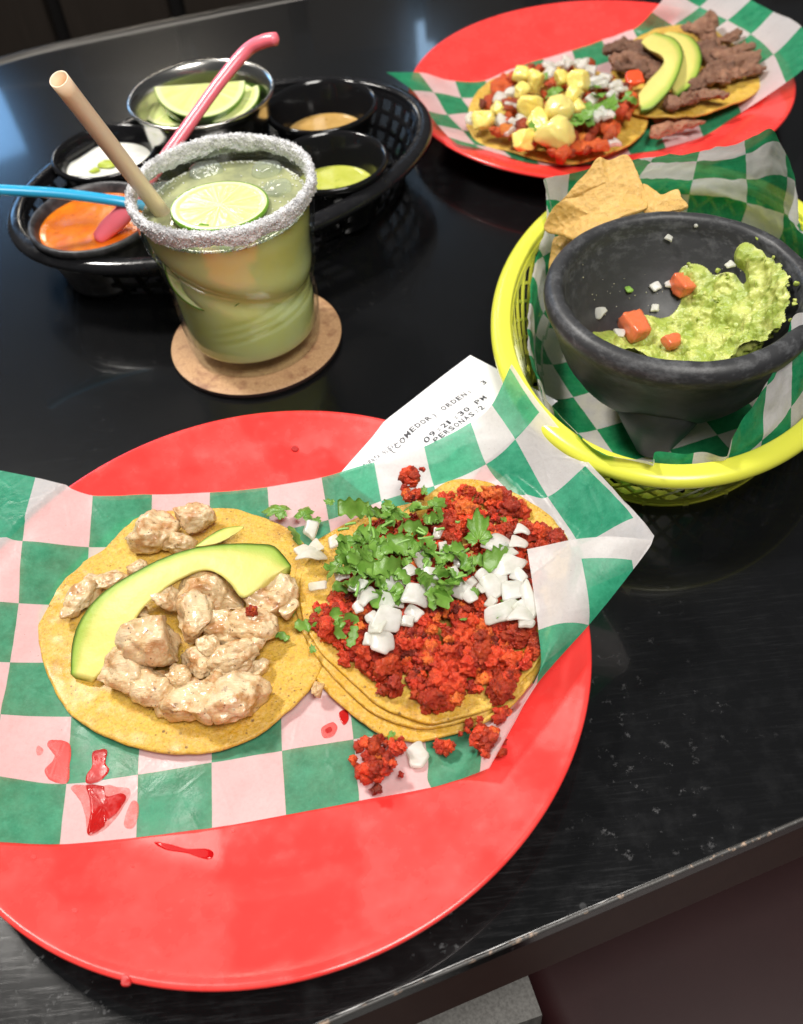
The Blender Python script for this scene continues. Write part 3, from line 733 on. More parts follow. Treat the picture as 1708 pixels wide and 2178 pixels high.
# ------------------------------------------------------------------ chicken
def z3(x, y): return (53.2+x/2.677, 1010+y/2.677)
PXC = 150.0   # zoom px per cm
CH_ = [ # x, y, half-width, half-height (zoom px), image rotation deg, z centre, label
 (720, 310, 150, 125, -20, 2.0, 'browned chicken chunk at the upper left of the taco, behind the avocado'),
 (965, 235, 115, 85, 10, 2.2, 'rounded chicken chunk beside the avocado at the very top of the taco'),
 (860, 370, 120, 75, -20, 1.8, 'golden seared chicken bit between the two top chunks and the avocado'),
 (325, 700, 70, 135, -25, 1.75, 'pale chicken strip at the far left, outside the avocado curve'),
 (480, 590, 110, 55, 25, 1.7, 'small brown chicken bit left behind the avocado curve'),
 (640, 520, 60, 40, 25, 1.8, 'dark roasted chicken crumb touching the back of the avocado'),
 (1075, 670, 185, 110, -15, 2.0, 'wide chicken chunk in the hollow under the avocado arch'),
 (1400, 690, 140, 115, 20, 2.0, 'chicken chunk under the right tip of the avocado'),
 (800, 690, 80, 70, 0, 2.4, 'small white chicken bit above the largest chunk'),
 (745, 930, 180, 165, -15, 2.5, 'largest pale chicken chunk in the middle of the pile'),
 (965, 810, 100, 125, 0, 2.4, 'folded chicken piece right beside the largest chunk'),
 (1260, 860, 165, 85, -12, 2.0, 'long chicken piece pointing at the second taco'),
 (1120, 870, 90, 90, 0, 1.8, 'chicken piece sunk in the middle of the pile'),
 (1180, 1015, 150, 78, 12, 2.1, 'chicken piece with brown streaks below the long one'),
 (985, 1080, 85, 85, 0, 1.8, 'smooth white chicken bit at the bottom centre of the pile'),
 (1170, 1110, 110, 45, 15, 1.9, 'thin browned chicken strip near the right of the pile'),
 (1320, 1105, 68, 50, 10, 1.7, 'small white chicken nub at the right of the pile'),
 (580, 1120, 130, 115, -20, 2.0, 'chicken chunk beside the lower tip of the avocado'),
 (720, 1190, 150, 90, -28, 2.0, 'stringy chicken piece in the front left of the pile'),
 (900, 1270, 200, 105, -30, 2.0, 'long fibrous chicken strip at the front of the pile'),
 (1215, 1290, 140, 125, -10, 1.9, 'chicken chunk with a browned side at the front right of the pile'),
 (640, 800, 60, 55, 20, 2.0, 'small chicken bit tucked between avocado and the largest chunk'),
 (1030, 980, 70, 50, 30, 2.3, 'small seared chicken crumb lying over the middle of the pile'),
 (1310, 960, 60, 45, -30, 2.0, 'little chicken nugget between the two right-hand pieces'),
 (1060, 1190, 60, 60, 10, 2.0, 'small chicken bit wedged above the front right chunk'),
 (860, 1150, 80, 50, -25, 2.4, 'flat chicken shred lying over the stringy front piece'),
 (1500, 770, 55, 60, 0, 1.8, 'chicken bit at the right edge beneath the avocado tip'),
 (560, 1010, 55, 60, 0, 2.1, 'chicken bit between the avocado and the front left pieces'),
 (1668, 1222, 40, 32, 60, 1.5, 'tiny chicken scrap between the two front tortillas'),
]
zx_ = rotm(0, 0, 0)
for k, (x, y, hw, hh, rot, z, lab) in enumerate(CH_):
    px, py = z3(x, y); c = P(px, py, z)
    a = hw/PXC*1.04; b = hh/PXC*1.10; h = min(a, b)*.85
    a2, b2 = a, b
    V, Fc = chunk((a2*1.20, b2*1.24, max(.3, h*1.2)), 100+k, lvl=5 if hw > 60 else 4, cuts=5, boxy=.70, amp=.22, fibre=.06*min(1, a), freq=1.6, fine=.012)
    V = V@rotm(rng.uniform(-.25, .25), rng.uniform(-.25, .25), math.radians(rot)).T
    V = V+c
    zb = 1.36; low = V[:, 2] < zb; V[low, 2] = zb+(V[low, 2]-zb)*.08
    mk('chicken_piece', V, [Fc], MT['chicken'], label=lab, cat='chicken piece', group='grilled chicken pieces on the left front taco')

# ------------------------------------------------------------------ avocado slices
GRN, YG, YEL = np.array([.10, .24, .012]), np.array([.34, .46, .07]), np.array([.68, .60, .17])
def avocado(outer, inner, zo, zi, drop, label, bow=.10, group='avocado slices on the tacos', M_=14, thick=.9):
    n = 120; O = catmull(np.array([P(*p, z) for p, z in zip(outer, zo)]), n); I = catmull(np.array([P(*p, z) for p, z in zip(inner, zi)]), n)
    V = []; A = []; t = np.linspace(0, 1, n)
    for k in range(n):
        o, i = O[k], I[k]; endf = min(1, min(k, n-1-k)/5.0); w_ = np.linalg.norm(o-i)
        s = np.linspace(0, 1, M_); top = o[None]*(1-s[:, None])+i[None]*s[:, None]
        top[:, 2] += bow*np.sin(s*math.pi)*min(1, w_)-.05
        th = thick*drop[0]+0*s
        dn = np.array([0, 0, -1.])
        bs = np.linspace(1, 0, 10)[1:-1]
        bot = o[None]*(1-bs[:, None])+i[None]*bs[:, None]
        bot = bot+dn*(thick*np.sin(np.clip(bs*math.pi, 0.5, 2.8)))[:, None]
        V.append(np.concatenate([top, bot])); 
        g = ss(s+fbm(np.c_[s*2, np.full(M_, k*.06), s*0], 3, 50)*.06, .0, .13)[:, None]; g2 = ss(s, .10, .42)[:, None]
        ct = GRN*(.35+.65*ss(s, .0, .06)[:, None])*(1-g)+(YG*(1-g2)+YEL*g2)*g
        gb = ss(bs, .15, .6)[:, None]; cb = GRN*(1-gb)*1.0+YEL*gb*.92
        A.append(np.concatenate([ct, cb]))
    m_ = len(V[0]); V = np.concatenate(V); A = np.concatenate(A)
    V += np.c_[V*0][:, :3]; V[:, 2] += fbm(V*2.2, 3, 51)*.025; V[:, :2] += np.c_[fbm(V*1.5, 3, 52), fbm(V*1.5, 3, 53)]*.03
    Fc = [gridf(n, m_, True), list(range(m_))[::-1], [(n-1)*m_+i for i in range(m_)]]
    o = mk('avocado_slice', V, Fc, MT['avocado'], attrs={'tint': A}, label=label, cat='avocado slice', group=group)
    bm = bmesh.new(); bm.from_mesh(o.data); bmesh.ops.recalc_face_normals(bm, faces=bm.faces); bm.to_mesh(o.data); bm.free()
    return o
avocado([z3(*p) for p in [(258, 1130), (266, 960), (320, 810), (430, 675), (600, 560), (780, 470), (960, 412), (1150, 388), (1300, 386), (1410, 398), (1470, 450), (1515, 512)]],
        [z3(*p) for p in [(390, 1155), (520, 1030), (595, 880), (680, 745), (800, 640), (900, 575), (1010, 535), (1100, 560), (1170, 620), (1230, 692), (1290, 672), (1400, 590)]],
        [1.7, 2.0, 2.4, 2.7, 2.9, 3.0, 3.05, 3.05, 3.0, 2.95, 2.9, 2.7], [1.75, 2.1, 2.5, 2.75, 2.9, 3.0, 3.0, 3.0, 2.95, 2.85, 2.8, 2.75], (1,), 'curved avocado slice arching over the chicken on the front plate')
avocado([z3(*p) for p in [(960, 405), (1050, 340), (1140, 295), (1245, 285)]], [z3(*p) for p in [(1010, 400), (1100, 385), (1180, 345), (1240, 300)]],
        [2.5, 2.5, 2.4, 2.3], [2.5, 2.45, 2.4, 2.3], (1,), 'thin green sliver of avocado skin side behind the large front slice', thick=.15, bow=.1)

# ------------------------------------------------------------------ crumbled meat
def inside(pt, poly):
    x, y = pt; c = False; n = len(poly)
    for i in range(n):
        x1, y1 = poly[i]; x2, y2 = poly[i-1]
        if (y1 > y) != (y2 > y) and x < (x2-x1)*(y-y1)/(y2-y1)+x1: c = not c
    return c
def scatter(poly, n, mind, seed=0):
    r = np.random.default_rng(seed); xs = [p[0] for p in poly]; ys = [p[1] for p in poly]; out_ = []; tries = 0
    while len(out_) < n and tries < n*60:
        tries += 1; q = (r.uniform(min(xs), max(xs)), r.uniform(min(ys), max(ys)))
        if not inside(q, poly): continue
        if all((q[0]-o[0])**2+(q[1]-o[1])**2 > mind*mind for o in out_): out_.append(q)
    return out_
def edge_dist(q, poly):
    q = np.array(q); best = 1e9; pl = np.array(poly)
    for i in range(len(pl)):
        a, b = pl[i-1], pl[i]; ab = b-a; t = np.clip(((q-a)@ab)/max(1e-9, ab@ab), 0, 1); best = min(best, np.linalg.norm(a+ab*t-q))
    return best
def crumbs(acc, centers, rmin, rmax, seed, lvl=3, lights=(.55, 1.3), chars=.06, squash=.8):
    r = np.random.default_rng(seed)
    for k, c in enumerate(centers):
        s = r.uniform(rmin, rmax) if r.random() < .6 else r.uniform(rmin, (rmin+rmax)/2)
        rad = s*r.uniform(.7, 1.25, 3)*[1, 1, squash]
        V, Fc = chunk(rad, seed*7+k, lvl=lvl, cuts=4, boxy=.85, amp=.42, freq=2.6, fine=.07)
        V = V@rotm(*r.uniform(-3, 3, 3)).T+c
        b = r.uniform(*lights); t = np.array([b, b*r.uniform(.85, 1.15), b*r.uniform(.8, 1.2)])
        q_ = r.random()
        if q_ < chars: t = np.array([.30, .35, .5])
        elif q_ > .93: t = np.array([1.25, 2.6, 1.6])
        elif q_ > .80: t = np.array([.62, .6, .8])
        acc.add(V, Fc, t)
def top_z(x, y):
    i = np.argmin((TOPV[:, 0]-x)**2+(TOPV[:, 1]-y)**2); return float(TOPV[i, 2]) if (TOPV[i, 0]-x)**2+(TOPV[i, 1]-y)**2 < .3 else 1.2
chz = [z4(*p) for p in [(225, 1000), (250, 890), (330, 850), (400, 640), (520, 420), (850, 380), (930, 300), (1030, 240), (1150, 230), (1250, 205), (1340, 265), (1440, 255), (1420, 340), (1400, 400), (1530, 440), (1600, 470), (1650, 545), (1560, 560), (1500, 700), (1500, 1000), (1480, 1150), (1360, 1260), (1340, 1400), (1240, 1440), (1200, 1340), (1060, 1390), (1000, 1440), (915, 1515), (870, 1450), (800, 1400), (760, 1260), (700, 1300), (690, 1400), (620, 1380), (520, 1270), (470, 1180), (400, 1190), (330, 1100), (260, 1080)]]
acc = Acc(); pts = scatter(chz, 880, 8, 3)
ctr = []
for q in pts:
    d = edge_dist(q, chz)/50.0
    z = 1.95+.85*ss(d, 0, 1.6)*rng.uniform(.6, 1.0)
    g0 = P(q[0], q[1], z); 
    for _ in range(3): g0 = P(q[0], q[1], z); z = max(z, top_z(g0[0], g0[1])+.22)
    ctr.append(P(q[0], q[1], z))
crumbs(acc, ctr, .11, .40, 11, lvl=4)
big = [z4(*p) for p in [(860, 980), (780, 1060), (960, 1260), (1080, 1080), (1000, 1330), (1250, 1180), (1380, 1050), (1280, 1360), (900, 1400), (300, 1010), (420, 1000), (500, 1180), (640, 1230), (680, 1330), (1240, 260), (1350, 330), (1100, 330), (950, 420), (1500, 470), (1600, 510), (1430, 1200), (1180, 1180), (880, 1160), (1070, 960)]]
crumbs(acc, [P(*q, max(2.55, top_z(*P(*q, 2.4)[:2])+.4)) for q in big], .38, .55, 12, lvl=4, chars=.05)
V, Fc = acc.get()
chorizo = mk('chorizo_crumble', V, Fc, MT['chorizo'], attrs={'tint': acc.attr()}, kind='stuff', label='heap of red crumbled chorizo on the right front taco', cat='chorizo')
def clump(px, py, z, size, n, seed, label, dark=0):
    acc = Acc(); r = np.random.default_rng(seed); c0 = P(px, py, z)
    cs = [c0+np.array([r.normal()*size[0]*.45, r.normal()*size[1]*.45, abs(r.normal())*size[2]*.4]) for _ in range(n)]
    crumbs(acc, cs, .12, .30, seed, lvl=3 if n > 8 else 4, chars=.03)
    if dark: crumbs(acc, [c0+np.array([-.05, -size[1]*1.05, 0])], .18, .26, seed+1, lights=(.3, .35), chars=1)
    V, Fc = acc.get()
    mk('chorizo_crumb', V, Fc, MT['chorizo'], attrs={'tint': acc.attr()}, label=label, cat='chorizo crumb', group='chorizo crumbs fallen off the taco')
clump(*z4(575, 1800), 1.35, (.75, .85, .6), 44, 201, 'large loose chorizo clump on the paper below the taco, with a charred tip', dark=1)
clump(*z4(680, 1690), 1.3, (.38, .3, .3), 8, 203, 'small chorizo bit between the large clump and the lone onion piece')
clump(*z4(965, 1700), 1.25, (.38, .28, .2), 6, 204, 'tiny chorizo crumb on the green check below the taco')
clump(*z4(1195, 1650), 1.75, (.62, .75, .6), 40, 205, 'chorizo clump against the paper edge at the lower right of the plate')
clump(*z4(1300, 1500), 1.9, (.35, .25, .2), 9, 206, 'chorizo bit with a burnt spot just above the right-hand clump')
clump(*z4(770, 160), 2.9, (.5, .45, .35), 18, 207, 'chorizo lump standing at the very top edge of the taco')
clump(*z4(765, 260), 2.6, (.45, .3, .3), 14, 208, 'chorizo lump just below the topmost one, above the cilantro')
clump(*z4(1095, 240), 2.7, (.45, .22, .2), 8, 209, 'charred chorizo strip near the top of the taco')
clump(*z4(1290, 790), 2.8, (.2, .2, .2), 0, 210, 'x') if False else None
clump(*z3(1290, 790), 2.55, (.16, .16, .12), 3, 211, 'red pepper bit on the chicken under the avocado tip')

# ------------------------------------------------------------------ onions and cilantro
def onion_mesh(seed, a, b, th=.26, bend=.25):
    r = np.random.default_rng(seed); k = r.choice([4, 4, 5])
    ang = np.sort(np.arange(k)*2*math.pi/k+r.uniform(-.35, .35, k))+r.uniform(0, 6)
    cor = np.c_[np.cos(ang)*a*r.uniform(.85, 1.15, k), np.sin(ang)*b*r.uniform(.85, 1.15, k)]
    B = []
    for i in range(k):
        p, q = cor[i], cor[(i+1) % k]
        for t in np.linspace(.10, .90, 9): B.append((p*(1-t)+q*t)*(1+.10*math.sin(seed*1.3+i*2.1)*math.sin(math.pi*t)))
    B = np.c_[np.array(B), np.zeros(len(B))]
    V, Fc = slab(B, (0, 0, 0), th, rings=7, closed=False, edge=.05)
    al = r.uniform(-.4, .4); u = V[:, 0]*math.cos(al)+V[:, 1]*math.sin(al); v_ = -V[:, 0]*math.sin(al)+V[:, 1]*math.cos(al)
    V[:, 2] += -bend*u*u/max(a, .3)-bend*.25*v_*v_+fbm(V*2+seed, 2, seed)*.04
    V[:, 2] -= V[:, 2].min()
    return make_mesh('onion_piece', V, Fc)
ON = [(200, 620, 110, 55), (240, 560, 75, 60), (160, 590, 60, 50), (250, 775, 70, 36), (530, 850, 80, 85), (640, 960, 115, 85), (610, 1095, 85, 80), (540, 1085, 45, 40), (590, 1010, 60, 50), (790, 850, 90, 85), (800, 930, 70, 55), (840, 640, 62, 95), (770, 700, 55, 60), (930, 480, 42, 34),
      (1060, 790, 75, 70), (1110, 830, 52, 46), (1270, 560, 100, 75), (1370, 540, 70, 60), (1400, 470, 52, 48), (1320, 670, 135, 62), (1240, 790, 80, 80), (1370, 810, 90, 85), (1450, 860, 50, 120), (1300, 920, 125, 70), (1400, 960, 90, 55), (1430, 1000, 62, 36), (640, 780, 66, 62), (890, 710, 62, 50),
      (740, 560, 70, 46), (1000, 600, 80, 60), (1180, 720, 52, 42), (390, 720, 60, 60), (700, 770, 50, 60), (1060, 640, 60, 45), (480, 780, 60, 50), (880, 800, 50, 60), (1390, 720, 60, 50), (1200, 640, 50, 50), (340, 530, 50, 50), (700, 880, 45, 40), (760, 980, 45, 40), (480, 900, 40, 40), (560, 960, 45, 40), (1120, 760, 45, 40), (1180, 800, 40, 45), (1020, 700, 45, 40), (1290, 740, 45, 45), (1340, 600, 50, 40), (850, 740, 45, 45), (640, 870, 45, 50), (1400, 900, 50, 45), (1230, 870, 50, 40), (960, 560, 40, 40)]
for k, (x, y, a, b) in enumerate(ON):
    z = 2.95+.35*math.sin(k*1.7)*.5+(.15 if 400 < x < 1400 else -.35)
    if x < 380: z = 2.15
    if x > 900:
        for _ in range(3): g0 = P(*z4(x, y), z); z = max(z, top_z(g0[0], g0[1])+.75)
    c = P(*z4(x, y), z)
    me = onion_mesh(300+k, max(a/PXC*1.1, .3), max(b/PXC*1.28, .32), th=rng.uniform(.07, .15), bend=rng.uniform(.15, .6))
    lab = 'white onion piece heaped on the red chorizo taco'; grp = 'onion pieces on the chorizo taco'
    if k == 3: lab, grp = 'pale onion piece alone on the left edge of the chorizo taco', grp
    place(me, 'onion_piece', c, (rng.uniform(-.35, .35), rng.uniform(-.35, .35), 0), mat=MT['onion'], label=lab, cat='onion piece', group=grp)
place(onion_mesh(400, .52, .62, .2, .1), 'onion_piece', P(*z4(808, 1742), 1.0), (.05, .05, 0), mat=MT['onion'], label='lone onion square on the paper beside the fallen chorizo clump', cat='onion piece')
place(onion_mesh(401, .42, .55, .25, .3), 'onion_piece', P(*z4(212, 455), 1.6), (.3, .2, 0), mat=MT['onion'], label='onion piece between the two front tacos near the top of the paper', cat='onion piece')

def leaf_mesh(seed, size, lobes=3, width=1.0, curl=.3):
    """a lobed, toothed leaf; stem end at the origin, blade along +y"""
    r = np.random.default_rng(seed); n = 84
    th = np.linspace(-2.55, 2.55, n)          # 0 = tip
    lob = .58+.30*np.abs(np.cos(th*1.18))**1.2+.12*np.cos(th*7.0+.3)*(.6+.4*np.cos(th))+.05*np.cos(th*17)
    lob *= (1-.25*ss(np.abs(th), 1.7, 2.55)); lob *= 1+r.normal(size=n)*.02
    B = np.c_[np.sin(th)*lob*width, np.cos(th)*lob+.35]*size
    rings_ = 9; c = np.array([0, -.02*size]); V = []
    for s in np.linspace(.08, 1, rings_): V.append(c+(B-c)*s)
    V = np.concatenate(V); m_ = len(V); X_ = np.c_[V, np.zeros(m_)]
    vein = -np.abs(np.sin(np.tile(th, rings_)*3.5))*.035*size
    X_[:, 2] = curl*(-(X_[:, 0]**2)*.8-(X_[:, 1]-.2*size)**2*.5)/size*r.uniform(-1, 1.6)+fbm(X_*2.0/size+seed, 3, seed)*.12*size+vein
    th_ = .018; N0 = np.concatenate([X_, X_-[0, 0, th_]])
    Fq = gridf(rings_, n); edge = []
    o = (rings_-1)*n
    e = np.array([[o+i, o+i+1, m_+o+i+1, m_+o+i] for i in range(n-1)])
    return make_mesh('cilantro_leaf', N0, [Fq[:, ::-1], Fq+m_, e])
def strip_mesh(seed, L, W, curl=1.0):
    r = np.random.default_rng(seed); n = 26; m_ = 7; t = np.linspace(0, 1, n); s = np.linspace(-1, 1, m_)
    k = r.uniform(-1.5, 1.5)*curl; ax = r.uniform(-.8, .8)
    cx = np.cumsum(np.cos(k*t*1.2+ax))*L/n; cy = np.cumsum(np.sin(k*t*1.2+ax))*L/n; cz = .30*np.sin(t*math.pi*r.uniform(.8, 2.2)+r.uniform(0, 2))*L*.35
    tw = r.uniform(-1.3, 1.3)*t*curl+r.uniform(-.3, .3)
    wd = W*(.55+.45*np.sin(np.clip(t, .02, .98)*math.pi)**.5)*(1+.22*np.cos(t*19+seed))/2
    dx = np.gradient(cx); dy = np.gradient(cy); ln = np.hypot(dx, dy); nx, ny = -dy/ln, dx/ln
    V = np.zeros((n, m_, 3))
    for j, q in enumerate(s):
        V[:, j, 0] = cx+nx*wd*q*np.cos(tw); V[:, j, 1] = cy+ny*wd*q*np.cos(tw); V[:, j, 2] = cz+wd*q*np.sin(tw)+.06*W*(1-abs(q))*-1
    V = V.reshape(-1, 3); V -= V.mean(0); V[:, 2] += fbm(V*3+seed, 2, seed)*.04; mm = len(V)
    Fq = gridf(n, m_); ring = [i*m_ for i in range(n)]+[(n-1)*m_+j for j in range(1, m_)]+[i*m_+m_-1 for i in range(n-2, -1, -1)]+[j for j in range(m_-2, 0, -1)]
    e = np.array([[ring[i], ring[(i+1) % len(ring)], ring[(i+1) % len(ring)]+mm, ring[i]+mm] for i in range(len(ring))])
    return make_mesh('cilantro_strip', np.concatenate([V, V-[0, 0, .02]]), [Fq, Fq[:, ::-1]+mm, e[:, ::-1]])
def stem_mesh(seed, L, rad=.06, bend=.3):
    r = np.random.default_rng(seed); t = np.linspace(-.5, .5, 12)
    p = np.c_[t*L, bend*L*(t*t-.1)*r.uniform(-1, 1), bend*.3*L*(.1-t*t)]
    V, Fc = tube(p, rad, 8); return make_mesh('cilantro_stem', V, Fc)
leaf_lib = [leaf_mesh(500+k, 1.0, width=.62+.12*(k % 4), curl=.7) for k in range(6)]
strip_lib = [strip_mesh(520+k, 1.0, .42+.12*(k % 3), 1.0) for k in range(12)]
stem_lib = [stem_mesh(540+k, 1.0, .075, .3) for k in range(4)]
for me in leaf_lib+strip_lib: me.materials.append(MT['leaf'])
for me in stem_lib: me.materials.append(MT['stem'])
def leafp(x, y, size, rz_, z=3.3, tilt=.6, label='chopped green cilantro leaf on top of the chorizo taco', grp='cilantro leaves on the chorizo taco', conv=z4, cat='cilantro leaf'):
    me = leaf_lib[int(rng.integers(6))]; place(me, 'cilantro_leaf', P(*conv(x, y), z), (rng.uniform(-tilt, tilt)+.1, rng.uniform(-tilt, tilt), math.radians(rz_)), (size*1.02,)*3, label=label, cat=cat, group=grp)
def stripp(x, y, size, rz_, z=3.25, tilt=.6, label='chopped green cilantro strip on top of the chorizo taco', grp='cilantro strips on the chorizo taco', conv=z4):
    me = strip_lib[int(rng.integers(12))]; place(me, 'cilantro_strip', P(*conv(x, y), z), (rng.uniform(-tilt, tilt), rng.uniform(-tilt, tilt), math.radians(rz_)), (size*1.0,)*3, label=label, cat='cilantro strip', group=grp)
def stemp(x, y, size, rz_, z=3.3, label='short green cilantro stem on top of the chorizo taco', grp='cilantro stems on the chorizo taco', conv=z4):
    me = stem_lib[int(rng.integers(4))]; place(me, 'cilantro_sprig', P(*conv(x, y), z), (rng.uniform(-.2, .2), rng.uniform(-.2, .2), math.radians(rz_)), (size, .8, .8), label=label, cat='cilantro sprig', group=grp)
# big readable leaves
for x, y, s_, a, z in [(1160, 520, 1.0, -10, 3.6), (1130, 620, .55, 160, 3.4), (690, 400, .75, 30, 3.3), (760, 330, .62, -25, 3.35), (860, 390, .6, -70, 3.4), (900, 320, .55, -50, 3.4), (620, 560, .85, 20, 3.5), (560, 640, .7, 70, 3.5), (430, 600, .75, 35, 3.2), (400, 690, .6, 100, 3.1),
                       (760, 600, .55, -60, 3.55), (1300, 400, .38, -40, 3.0), (1290, 900, .38, 150, 3.35), (350, 1000, .45, -20, 2.75), (330, 300, .36, 60, 2.6), (600, 470, .6, 10, 3.4), (1090, 960, .22, 60, 3.1), (850, 250, .3, 0, 3.2), (240, 920, .24, -30, 2.3), (1150, 790, .4, 170, 3.35), (700, 480, .5, -90, 3.5), (480, 520, .6, 80, 3.3)]:
    leafp(x, y, s_, a, z)
for x, y, s_, a, z in [(450, 330, 1.6, 10, 2.75), (560, 350, 1.0, -20, 2.95), (700, 350, 1.2, 20, 3.3), (640, 320, 1.0, -40, 3.2), (820, 330, 1.1, 35, 3.3), (560, 700, 1.5, 5, 3.45), (650, 660, 1.5, 12, 3.6), (500, 750, 1.3, 15, 3.3), (380, 780, 1.1, 30, 3.0), (600, 740, 1.5, -5, 3.5), (650, 840, 1.1, 80, 3.35), (700, 820, 1.0, 95, 3.35), (590, 840, 1.0, 70, 3.3),
                       (880, 755, 1.3, 0, 3.4), (960, 820, 1.4, 75, 3.4), (1000, 740, 1.2, 60, 3.45), (1080, 640, 1.0, -20, 3.5), (1270, 610, 1.4, 40, 3.6), (1300, 560, .8, 60, 3.6), (1180, 620, .9, 10, 3.5), (400, 1000, 1.2, 60, 2.8), (440, 1060, .9, -50, 2.65), (350, 960, .9, 30, 2.8), (1330, 860, 1.0, 0, 3.3), (720, 520, 1.3, 25, 3.55), (520, 480, 1.2, -15, 3.3), (850, 560, 1.0, 15, 3.5), (950, 640, .9, -70, 3.5), (420, 640, 1.2, 60, 3.2), (730, 720, 1.0, -30, 3.5), (480, 600, 1.2, 45, 3.4), (340, 650, 1.1, 65, 3.0), (800, 450, 1.1, 25, 3.4), (600, 600, 1.4, 0, 3.5), (680, 560, 1.2, 60, 3.55), (900, 860, .8, 85, 3.3)]:
    stripp(x, y, s_, a, z)
for x, y, s_, a in [(540, 420, .8, 85), (560, 470, .7, 95), (430, 420, .5, 0), (390, 450, .5, -5), (840, 460, .5, -50), (940, 450, .4, 0), (860, 500, .7, 10), (720, 525, 1.0, 15), (660, 545, .8, 10), (950, 590, .6, -10), (1060, 720, .5, 15), (920, 700, .4, -70), (960, 670, .5, -60), (470, 790, .8, 80), (860, 650, .4, 60), (830, 470, .5, -45), (980, 560, .6, 20), (440, 660, .6, 15), (880, 400, .4, 80), (1070, 580, .6, 20), (380, 590, .5, 50), (640, 420, .6, 30), (1040, 410, .2, 0)]:
    stemp(x, y, s_, a, 3.5 if x > 450 else 3.0)
cpoly = [(330, 640), (420, 480), (520, 330), (700, 300), (930, 300), (960, 380), (880, 480), (1060, 540), (1150, 640), (1060, 740), (1000, 860), (900, 880), (820, 700), (700, 860), (600, 860), (450, 800), (320, 820), (300, 720)]
for k, q in enumerate(scatter(cpoly, 46, 40, 77)):
    stripp(q[0], q[1], rng.uniform(.5, .95), rng.uniform(-60, 80), 3.35+rng.uniform(-.1, .3), .9)
PG = 'loose cilantro bits around the front tacos'
leafp(60, 340, .85, 70, 1.75, label='cilantro leaf lying on the paper above the chicken taco', grp=PG)
leafp(155, 380, .6, -20, 1.8, label='curled cilantro leaf beside the onion piece between the front tacos', grp=PG)
stripp(110, 480, 1.0, 130, 1.8, label='cilantro strip dangling over the right edge of the chicken tortilla', grp=PG)
leafp(255, 395, .35, 100, 1.7, label='small cilantro tip just right of the curled leaf', grp=PG)
leafp(218, 1150, .26, 10, 1.95, .1, label='tiny cilantro leaf on the left rim of the chorizo tortilla', grp=PG)
leafp(672, 1605, .30, 150, 1.5, .1, label='tiny cilantro leaf on the lowest tortilla edge in front', grp=PG)
stripp(175, 990, .95, 28, 2.0, .1, label='light green cilantro strip across the left rim of the chorizo tortilla', grp=PG)
stripp(30, 1060, .8, -5, 1.7, .1, label='cilantro sliver at the right end of the chicken pile', grp=PG)
leafp(92, 885, .35, 190, 1.9, label='cilantro scrap beside the rightmost chicken chunk', grp=PG)

# ------------------------------------------------------------------ sauce spots on paper and plate
m = Mt('red_salsa_wet'); v = m.coord('World')
m.set(base=m.mix(m.noise(2, 3, .6, v), (.62, .014, .014), (.40, .010, .008)), rough=m.ramp(m.noise(1.5, 3, .6, v), [(.4, .15), (.6, .5)]), spec=.4, alpha=m.ramp(m.noise(1.2, 4, .6, v), [(.35, .62), (.65, .92)]), normal=m.bump(m.noise(4, 3, .6, v), .3, .03)); MT['wetred'] = m.m
MT['streak'] = mat_plain('red_salsa_streak', (.50, .004, .006), .15, spec=.6)
m = Mt('salsa_stain'); v = m.coord('World'); m.set(base=(.85, .10, .09), rough=.45, alpha=m.ramp(m.noise(1.6, 5, .7, v), [(.38, .30), (.62, .66)])); MT['stain'] = m.m
m = Mt('faint_stain'); v = m.coord('World'); m.set(base=(.80, .16, .14), rough=.5, alpha=m.ramp(m.noise(1.6, 5, .7, v), [(.38, .14), (.62, .42)])); MT['faint'] = m.m
def spot(pts, mat, label, th=.008, lift=.012, onplate=False, name='salsa_spot', cat='salsa spot', grp='red salsa spots on the front plate and paper', conv=None, n=150):
    B = []
    for p in pts:
        q = conv(*p) if conv else p
        if onplate:
            z = onp(*q, lift=lift)
        else:
            z = 1.0
            for _ in range(5): g_ = P(*q, z); z = nearest_z(g_[0], g_[1])+lift
        B.append(P(*q, z))
    B = np.array(B); c = B.mean(0)
    V, Fc = slab(B, c, th, rings=5, n=n, edge=.16)
    for i in range(len(V)):
        V[i, 2] += ((plate_z(V[i, 0], V[i, 1])+lift) if onplate else nearest_z(V[i, 0], V[i, 1])+lift)-np.interp(0, [0, 1], [c[2], c[2]]) - (V[i, 2]-c[2]-th*0 if False else 0)
    # flatten to the surface: keep only the slab's own thickness profile
    base_z = np.array([(plate_z(a, b) if onplate else nearest_z(a, b))+lift for a, b in V[:, :2]])
    prof = np.linspace(0, 1, 1)
    kn = len(V); rel = np.zeros(kn); rel[:1+5*n] = th; rel[1+5*n:1+6*n] = th*.5
    V[:, 2] = base_z+rel
    mk(name, V, Fc, mat, label=label, cat=cat, group=grp)
def zb(x, y): return (x/2.008, 1329+y/2.008)
spot([(215, 495), (265, 492), (303, 520), (300, 600), (285, 672), (215, 665), (190, 620), (225, 580), (235, 540), (205, 520)], MT['stain'], 'pale red salsa stain on the white check at the lower left of the paper', conv=zb)
spot([(398, 540), (455, 535), (452, 590), (470, 620), (430, 665), (375, 675), (372, 640), (395, 600)], MT['wetred'], 'dark wet salsa smear on the green check below the chicken taco', conv=zb)
spot([(372, 685), (440, 690), (455, 735), (520, 720), (540, 745), (500, 800), (455, 840), (440, 870), (375, 895), (385, 800), (380, 740)], MT['wetred'], 'bright red salsa puddle on the white check at the bottom of the paper', conv=zb, th=.014)
spot([(300, 690), (370, 685), (480, 690), (550, 700), (550, 750), (500, 820), (445, 880), (380, 900), (365, 830), (340, 750)], MT['faint'], 'pale halo soaked round the bright salsa puddle', conv=zb, lift=.008, th=.004)
